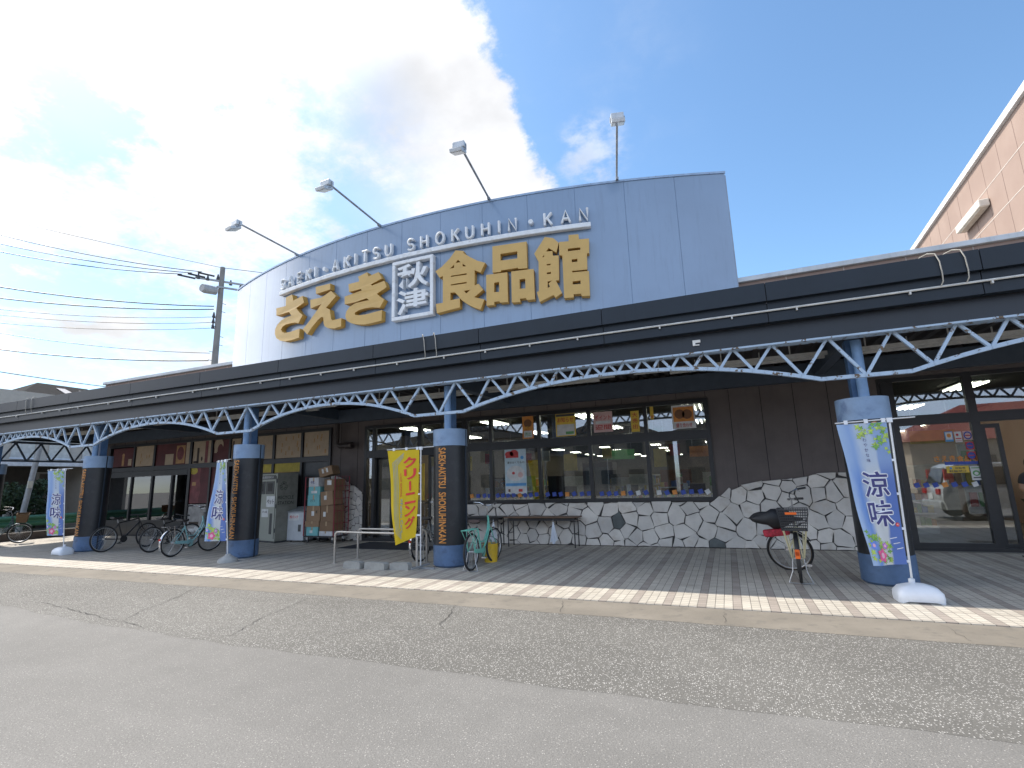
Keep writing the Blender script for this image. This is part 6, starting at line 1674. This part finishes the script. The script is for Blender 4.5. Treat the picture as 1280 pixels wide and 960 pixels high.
film('yellow window panel above the recycling cabinet', -13.74, -12.62, 2.08, 2.38, AR_Y, [('r', AR_O, .02, .98, .02, .08)])
film('narrow yellow window panel beside the pillar above the recycling cabinet', -14.56, -13.85, 2.10, 2.38, AR_Y, [('r', AR_O, .02, .98, .02, .08)])

# ================================================================ SHOP INTERIOR
TUBE = bpy.data.materials.new('lit_tube'); TUBE.use_nodes = True
_b = TUBE.node_tree.nodes['Principled BSDF']; _b.inputs['Base Color'].default_value = (.8, .8, .7, 1); _b.inputs['Emission Color'].default_value = (1, .93, .74, 1); _b.inputs['Emission Strength'].default_value = 13.0
HOUS = mat('light_housing', (.2, .2, .19), .5)
pl_ = thing('ceiling_light', 'lit fluorescent fitting on the supermarket ceiling', 'ceiling light', (0, 0, 0), group='lit ceiling lights in the supermarket', local=True)
MB().box(-.28, .28, -.62, .62, -.02, 0).build('housing', HOUS, pl_)
for x in (-.21, -.07, .07, .21): MB().tube([(x, -.58, -.045), (x, .58, -.045)], .014, 6).build('tube', TUBE, pl_)
first = True
for iy in range(9):
    for ix in range(7):
        x, y = -9.4 + ix * 2.9, 14.2 + iy * 3.9
        o = pl_ if first else copy_tree(pl_); first = False
        o.location = (x, y, 3.41)
SHW = mat('shelf_white', (.42, .42, .40), .5); goods = [mat('goods_%s' % n, c_, .5) for n, c_ in (('red', (.4, .05, .05)), ('yellow', (.55, .42, .06)), ('green', (.1, .3, .1)), ('blue', (.08, .16, .42)), ('white', (.6, .6, .58)), ('brown', (.22, .12, .06)), ('orange', (.55, .22, .05)))]
rs = random.Random(4)
for k, (x, y, L_) in enumerate(((-8.4, 19, 5), (-5.6, 19.5, 6), (-3.0, 19.5, 6), (-.4, 19.5, 6), (2.2, 19.5, 6), (5.6, 18.5, 5))):
    s_ = thing('shelf_unit', ['white shop shelf unit with mixed goods seen through the left door', 'white shelf unit of goods behind the large poster', 'white shelf unit of goods seen through the second window', 'white shelf unit of goods seen through the third window', 'white shelf unit of goods behind the plain wall', 'white shelf unit of goods seen through the right door'][k], 'shelf', (x, y, 0))
    q_ = MB(); q_.box(x - .02, x + .02, y, y + L_, .1, 1.7)
    for z in (.1, .5, .9, 1.3): q_.box(x - .42, x + .42, y, y + L_, z, z + .03)
    q_.box(x - .42, x + .42, y, y + .02, .1, 1.7); q_.build('rack', SHW, s_)
    for z in (.135, .535, .935, 1.335):
        for sd_ in (-1, 1):
            g_ = MB(); yy = y + .05
            while yy < y + L_ - .2:
                w_ = rs.uniform(.08, .3); h_ = rs.uniform(.14, .3); mi = rs.randrange(7)
                g_.box(min(.05 * sd_, .38 * sd_) + x, max(.05 * sd_, .38 * sd_) + x, yy, yy + w_, z, z + h_, mi); yy += w_ + .02
            g_.build('goods', goods, s_)
for k, x in enumerate((-8.3, -6.3, -4.5, -2.7, -.9)):
    c_ = thing('checkout', ['checkout counter seen through the left door', 'checkout counter behind the yellow banner and pillar', 'checkout counter seen through the second window from left', 'checkout counter seen through the fourth window', 'checkout counter seen through the rightmost window'][k], 'checkout', (x, 14.6, 0))
    q_ = MB(); q_.box(x - .35, x + .35, 13.9, 16.2, 0, .86); q_.build('counter', mat('counter_cream', (.42, .39, .33), .5), c_, bevel=.02)
    MB().box(x - .30, x + .30, 14.0, 16.1, .862, .90).build('belt', DGR, c_)
    MB().obox((x + .12, 14.9, 1.22), (.20, 0, 0), (0, .03, .01), (0, -.02, .15)).build('screen', PLB, c_)
    MB().tube([(x + .12, 14.93, .90), (x + .12, 14.93, 1.15)], .03, 8).build('screen_stand', PLB, c_)
    MB().tube([(x - .32, 14.0, .9), (x - .32, 14.0, 2.35)], .02, 8).build('lane_pole', CHR, c_)
    MB().box(x - .45, x - .19, 13.98, 14.02, 2.12, 2.42).build('lane_number', [goods[1], goods[0], goods[4]][k % 3], c_)
    MB().box(x - .34, x - .32, 14.2, 15.8, .9, 1.7).build('clear_screen', GLASS, c_)
for k, (x, y) in enumerate(((-4.62, 12.95), (-2.30, 12.95), (-.95, 12.95), (-6.2, 12.95))):
    s_ = thing('roll_bag_stand', 'white roll stand on the packing table, %s' % ['second window', 'fourth window', 'rightmost window', 'leftmost narrow pane'][k], 'roll stand', (x, y, .9))
    MB().lathe([(0, 1.42), (.055, 1.42), (.055, 1.08), (0, 1.08)], (x, y, 0), 16).build('roll', WPAP, s_, smooth=True)
    MB().lathe([(.02, 1.08), (.02, .93), (.09, .92), (.09, .905), (0, .905)], (x, y, 0), 16).build('foot', CHR, s_)
for k, (x0, x1) in enumerate(((-6.4, -4.6), (-4.3, -2.2), (-1.9, -.4))):
    s_ = thing('packing_table', 'cream packing table behind the shop window, %s of three' % ['leftmost', 'middle', 'rightmost'][k], 'table', ((x0 + x1) / 2, 13.05, 0))
    MB().box(x0, x1, 12.75, 13.35, .86, .90).build('table_top', mat('table_cream', (.45, .43, .38), .5), s_)
    for x in (x0 + .05, x1 - .05):
        for y in (12.8, 13.3): MB().box(x - .02, x + .02, y - .02, y + .02, .013, .859).build('leg', CHR, s_)
for k, (x, y, z, w_, h_) in enumerate(((-8.7, 16.4, 2.5, .5, .5), (-6.9, 17.2, 2.55, .9, .35), (-5.3, 18.2, 2.5, .5, .6), (-3.6, 18.8, 2.6, 1.1, .35), (-2.0, 17.4, 2.5, .4, .6), (-.6, 18.0, 2.55, 1.0, .35), (1.2, 19.0, 2.5, .5, .5), (5.2, 17.0, 2.6, 1.0, .35))):
    s_ = thing('hanging_sign', ['yellow square hanging sign far inside the left door', 'wide red hanging sign behind the middle pillar', 'tall yellow hanging sign behind the large poster', 'wide green hanging sign behind the second window', 'tall yellow hanging sign behind the fourth window', 'wide orange hanging sign behind the rightmost window', 'square blue hanging sign behind the plain wall', 'wide yellow hanging sign inside the right entrance'][k], 'hanging sign', (x, y, z))
    MB().box(x - w_ / 2, x + w_ / 2, y, y + .02, z - h_, z).build('board', [goods[1], goods[0], goods[1], goods[2], goods[1], goods[6], goods[3], goods[1]][k], s_)
    for s2 in (-.4, .4): MB().tube([(x + s2 * w_, y + .01, z), (x + s2 * w_, y + .01, 3.41)], .004, 5).build('cord', WPAP, s_)
for k, (x, y, w_, h_) in enumerate(((-9.2, 15.2, .8, 1.3), (-7.2, 17.6, 1.1, 1.5), (-2.9, 17.3, 1.2, 1.35), (-1.6, 17.5, 1.0, 1.55), (.0, 17.2, 1.1, 1.3), (4.2, 15.8, .9, 1.4))):
    s_ = thing('display_rack', ['end display rack of goods inside the left door', 'end display rack of goods behind the middle pillar', 'end display rack of goods seen past the dark cooler', 'end display rack of goods behind the fourth window', 'end display rack of goods behind the right end of the window', 'end display rack of goods behind the right entrance glass'][k], 'display rack', (x, y, 0))
    MB().box(x - w_ / 2, x + w_ / 2, y, y + .5, .015, .16).build('plinth', SHW, s_); MB().box(x - w_ / 2, x + w_ / 2, y + .46, y + .5, .16, h_ + .25).build('back_panel', [BRN_, PG_, SHW][k % 3], s_)
    for j in range(4):
        z = .17 + j * (h_ - .15) / 4; MB().box(x - w_ / 2, x + w_ / 2, y + .05, y + .455, z, z + .02).build('shelf', SHW, s_)
        g_ = MB(); xx = x - w_ / 2 + .02
        while xx < x + w_ / 2 - .1:
            ww = rs.uniform(.05, .12); g_.box(xx, xx + ww, y + .06, y + .4, z + .022, z + .022 + rs.uniform(.12, .24), rs.randrange(7)); xx += ww + .012
        g_.build('goods', goods, s_)
        tg_ = MB(); tg_.box(x - w_ / 2, x + w_ / 2, y + .03, y + .05, z - .01, z + .03); tg_.build('price_rail', WPAP, s_)
dm = thing('drinks_cooler', 'dark tall display cooler inside, seen through the third pane', 'cooler', (-3.9, 16.8, 0)); MB().box(-4.4, -3.4, 16.5, 17.2, .02, 2.1).build('cabinet', mat('cooler_dark', (.05, .03, .03), .5), dm); MB().box(-4.3, -3.5, 16.48, 16.5, 1.2, 1.95).build('display', DGR, dm); MB().box(-4.35, -3.45, 16.47, 16.499, .3, .6).build('front_sign', goods[1], dm)
ns = thing('notice_stand', 'tall yellow notice panel just inside the left door', 'notice', (-8.6, 13.4, 0)); MB().box(-8.95, -8.55, 13.4, 13.43, 1.1, 2.2).build('panel', PY_, ns); L = MB()
for i, ch in enumerate('\u672c\u65e5\u7279\u58f2'): put_text(L, ch, lambda a, b_, d: (-8.84 + a, 13.397, 1.9 - i * .22 + b_), .18, .17, .01)
L.build('lettering', PR_, ns); MB().tube([(-8.75, 13.42, .02), (-8.75, 13.42, 1.1)], .02, 8).build('stand', CHR, ns)
cs = thing('shopping_cart', 'silver shopping cart just inside the left door', 'shopping cart', (-8.2, 13.6, 0)); basket(cs, 0, 0, 0, 0, 0, lambda v: v) if 0 else None
q_ = MB()
for s_ in (-1, 1): q_.tube([(-8.55, 13.6 + .22 * s_, .1), (-8.5, 13.6 + .22 * s_, .9), (-8.65, 13.6 + .22 * s_, 1.02)], .012, 6); q_.tube([(-8.55, 13.6 + .22 * s_, .12), (-7.85, 13.6 + .2 * s_, .12)], .012, 6); q_.tube([(-8.52, 13.6 + .22 * s_, .6), (-7.85, 13.6 + .2 * s_, .6)], .01, 6)
q_.tube([(-8.65, 13.38, 1.02), (-8.65, 13.82, 1.02)], .016, 8); q_.build('frame', CHR, cs, smooth=True)
OFF[cs.name] = Vector((0, 0, 0)); bb_ = basket(cs, -.3, .35, .22, .62, .95, lambda v: v, CHR, dn=.05)
for x in (-8.5, -7.9):
    for s_ in (-1, 1): MB().lathe([(0, -.015), (.05, -.015), (.05, .015), (0, .015)], (x + 8.2, .2 * s_, .05), 12, ax='y').build('castor', PLB, cs)
rc = thing('notice_rack', 'rack of leaflets just inside the right door', 'leaflet rack', (4.95, 14.2, 0)); MB().box(4.75, 5.3, 14.2, 14.26, .6, 2.1).build('panel', SHW, rc)
for k in range(3):
    for j in range(3): MB().box(4.80 + k * .16, 4.93 + k * .16, 14.17, 14.199, .75 + j * .45, 1.05 + j * .45).build('leaflet', goods[(k * 2 + j) % 7], rc)

# ================================================================ PERSON IN THE RIGHT DOORWAY
SKIN = mat('skin', (.42, .25, .17), .5, var=.04); SHIRT = mat('dark_shirt', (.035, .035, .045), .8); TROU = mat('olive_trousers', (.06, .065, .045), .8); HAIR = mat('black_hair', (.012, .010, .010), .5); SHOE = mat('dark_shoe', (.03, .028, .026), .6)


def skin_mesh(name, pts, edges_, rad, m, parent, lvl=2, root_i=0):
    me = bpy.data.meshes.new(name); me.from_pydata([tuple(p) for p in pts], edges_, []); o = bpy.data.objects.new(name, me); COL.objects.link(o)
    me.materials.append(m); o.parent = parent
    sk = o.modifiers.new('skin', 'SKIN'); sk.use_smooth_shade = True
    if not me.skin_vertices: me.skin_vertices.new(name='')
    for i, r in enumerate(rad):
        v = me.skin_vertices[0].data[i]; v.radius = (r, r) if not isinstance(r, tuple) else r; v.use_root = (i == root_i)
    sb_ = o.modifiers.new('smooth', 'SUBSURF'); sb_.levels = lvl; sb_.render_levels = lvl
    return o


per = thing('person', 'person in a dark shirt standing inside the right doorway, cut by the picture edge', 'person', (5.58, 13.4, .012), R(200), local=True)
# local axes: x right hand side, y front
Pp = [(0, 0, .92), (0, -.01, 1.08), (0, -.01, 1.27), (0, 0, 1.40), (0, .01, 1.48), (0, .02, 1.57), (0, .03, 1.66),
      (.18, -.01, 1.37), (.24, -.03, 1.12), (.20, .20, 1.02), (.17, .28, 1.02), (-.18, -.01, 1.37), (-.24, -.03, 1.12), (-.20, .20, 1.04), (-.17, .28, 1.04),
      (.10, 0, .86), (.11, .02, .48), (.115, -.02, .09), (.12, .14, .035), (-.10, 0, .86), (-.11, .02, .48), (-.115, -.02, .09), (-.12, .14, .035)]
Ee = [(0, 1), (1, 2), (2, 3), (3, 4), (4, 5), (5, 6), (3, 7), (7, 8), (8, 9), (9, 10), (3, 11), (11, 12), (12, 13), (13, 14), (0, 15), (15, 16), (16, 17), (17, 18), (0, 19), (19, 20), (20, 21), (21, 22)]
Rr = [(.15, .11), (.14, .10), (.16, .11), (.10, .08), .055, .085, .07, .055, .042, .032, .028, .055, .042, .032, .028, .085, .058, .042, .035, .085, .058, .042, .035]
skin_mesh('body', Pp, Ee, Rr, SKIN, per)
skin_mesh('shirt', [(0, 0, .90), (0, -.01, 1.08), (0, -.01, 1.27), (0, 0, 1.41), (.18, -.01, 1.37), (.225, -.025, 1.20), (-.18, -.01, 1.37), (-.225, -.025, 1.20)], [(0, 1), (1, 2), (2, 3), (3, 4), (4, 5), (3, 6), (6, 7)], [(.165, .125), (.155, .115), (.175, .125), (.105, .085), .066, .060, .066, .060], SHIRT, per)
skin_mesh('trousers', [(0, 0, .93), (.10, 0, .84), (.11, .02, .48), (.115, -.02, .12), (-.10, 0, .84), (-.11, .02, .48), (-.115, -.02, .12)], [(0, 1), (1, 2), (2, 3), (0, 4), (4, 5), (5, 6)], [(.155, .12), .098, .070, .062, .098, .070, .062], TROU, per)
hm = MB(); V = []; n, m_ = 10, 16
for i in range(n + 1):
    th = PI * .62 * i / n
    for j in range(m_):
        ph = 2 * PI * j / m_; k = 1.0 if math.sin(ph) < .3 else (1.0 if th < .9 else .82)
        V.append((.093 * math.sin(th) * math.cos(ph) * k, .012 + .108 * math.sin(th) * math.sin(ph) * k, 1.625 + .125 * math.cos(th)))
hm.add(V, [(i * m_ + j, i * m_ + (j + 1) % m_, (i + 1) * m_ + (j + 1) % m_, (i + 1) * m_ + j) for i in range(n) for j in range(m_)]).build('hair', HAIR, per, smooth=True)
fc_ = MB()
for s_ in (-1, 1): fc_.lathe([(0, .012), (.008, .008), (.012, 0), (.008, -.008), (0, -.012)], (.032 * s_, .105, 1.615), 10)
fc_.build('eyes', PLB, per, smooth=True)
MB().add([(-.012, .10, 1.60), (.012, .10, 1.60), (0, .135, 1.575), (0, .105, 1.635), (0, .105, 1.57)], [(0, 2, 3), (1, 3, 2), (0, 4, 2), (1, 2, 4)]).build('nose', SKIN, per)
for s_ in (-1, 1):
    hb_ = Vector((.17 * s_, .29, 1.02 if s_ > 0 else 1.04))
    pts = [hb_, hb_ + Vector((0, .06, -.005))]; ed_ = [(0, 1)]; rd_ = [.026, .028]
    for k, (dx_, ln) in enumerate(((-.026, .062), (-.009, .072), (.009, .068), (.025, .052))):
        b0 = hb_ + Vector((dx_, .075, -.006)); pts += [b0, b0 + Vector((0, ln * .55, -.008)), b0 + Vector((0, ln * .9, -.03))]; i0 = len(pts) - 3; ed_ += [(1, i0), (i0, i0 + 1), (i0 + 1, i0 + 2)]; rd_ += [.010, .009, .008]
    pts += [hb_ + Vector((-.035 * s_, .03, 0)), hb_ + Vector((-.05 * s_, .06, -.01))]; i0 = len(pts) - 2; ed_ += [(0, i0), (i0, i0 + 1)]; rd_ += [.011, .009]
    skin_mesh('hand', pts, ed_, rd_, SKIN, per, 1)
    skin_mesh('shoe', [(.115 * s_, -.06, .05), (.12 * s_, .06, .045), (.125 * s_, .17, .035)], [(0, 1), (1, 2)], [.05, .048, .035], SHOE, per, 2)
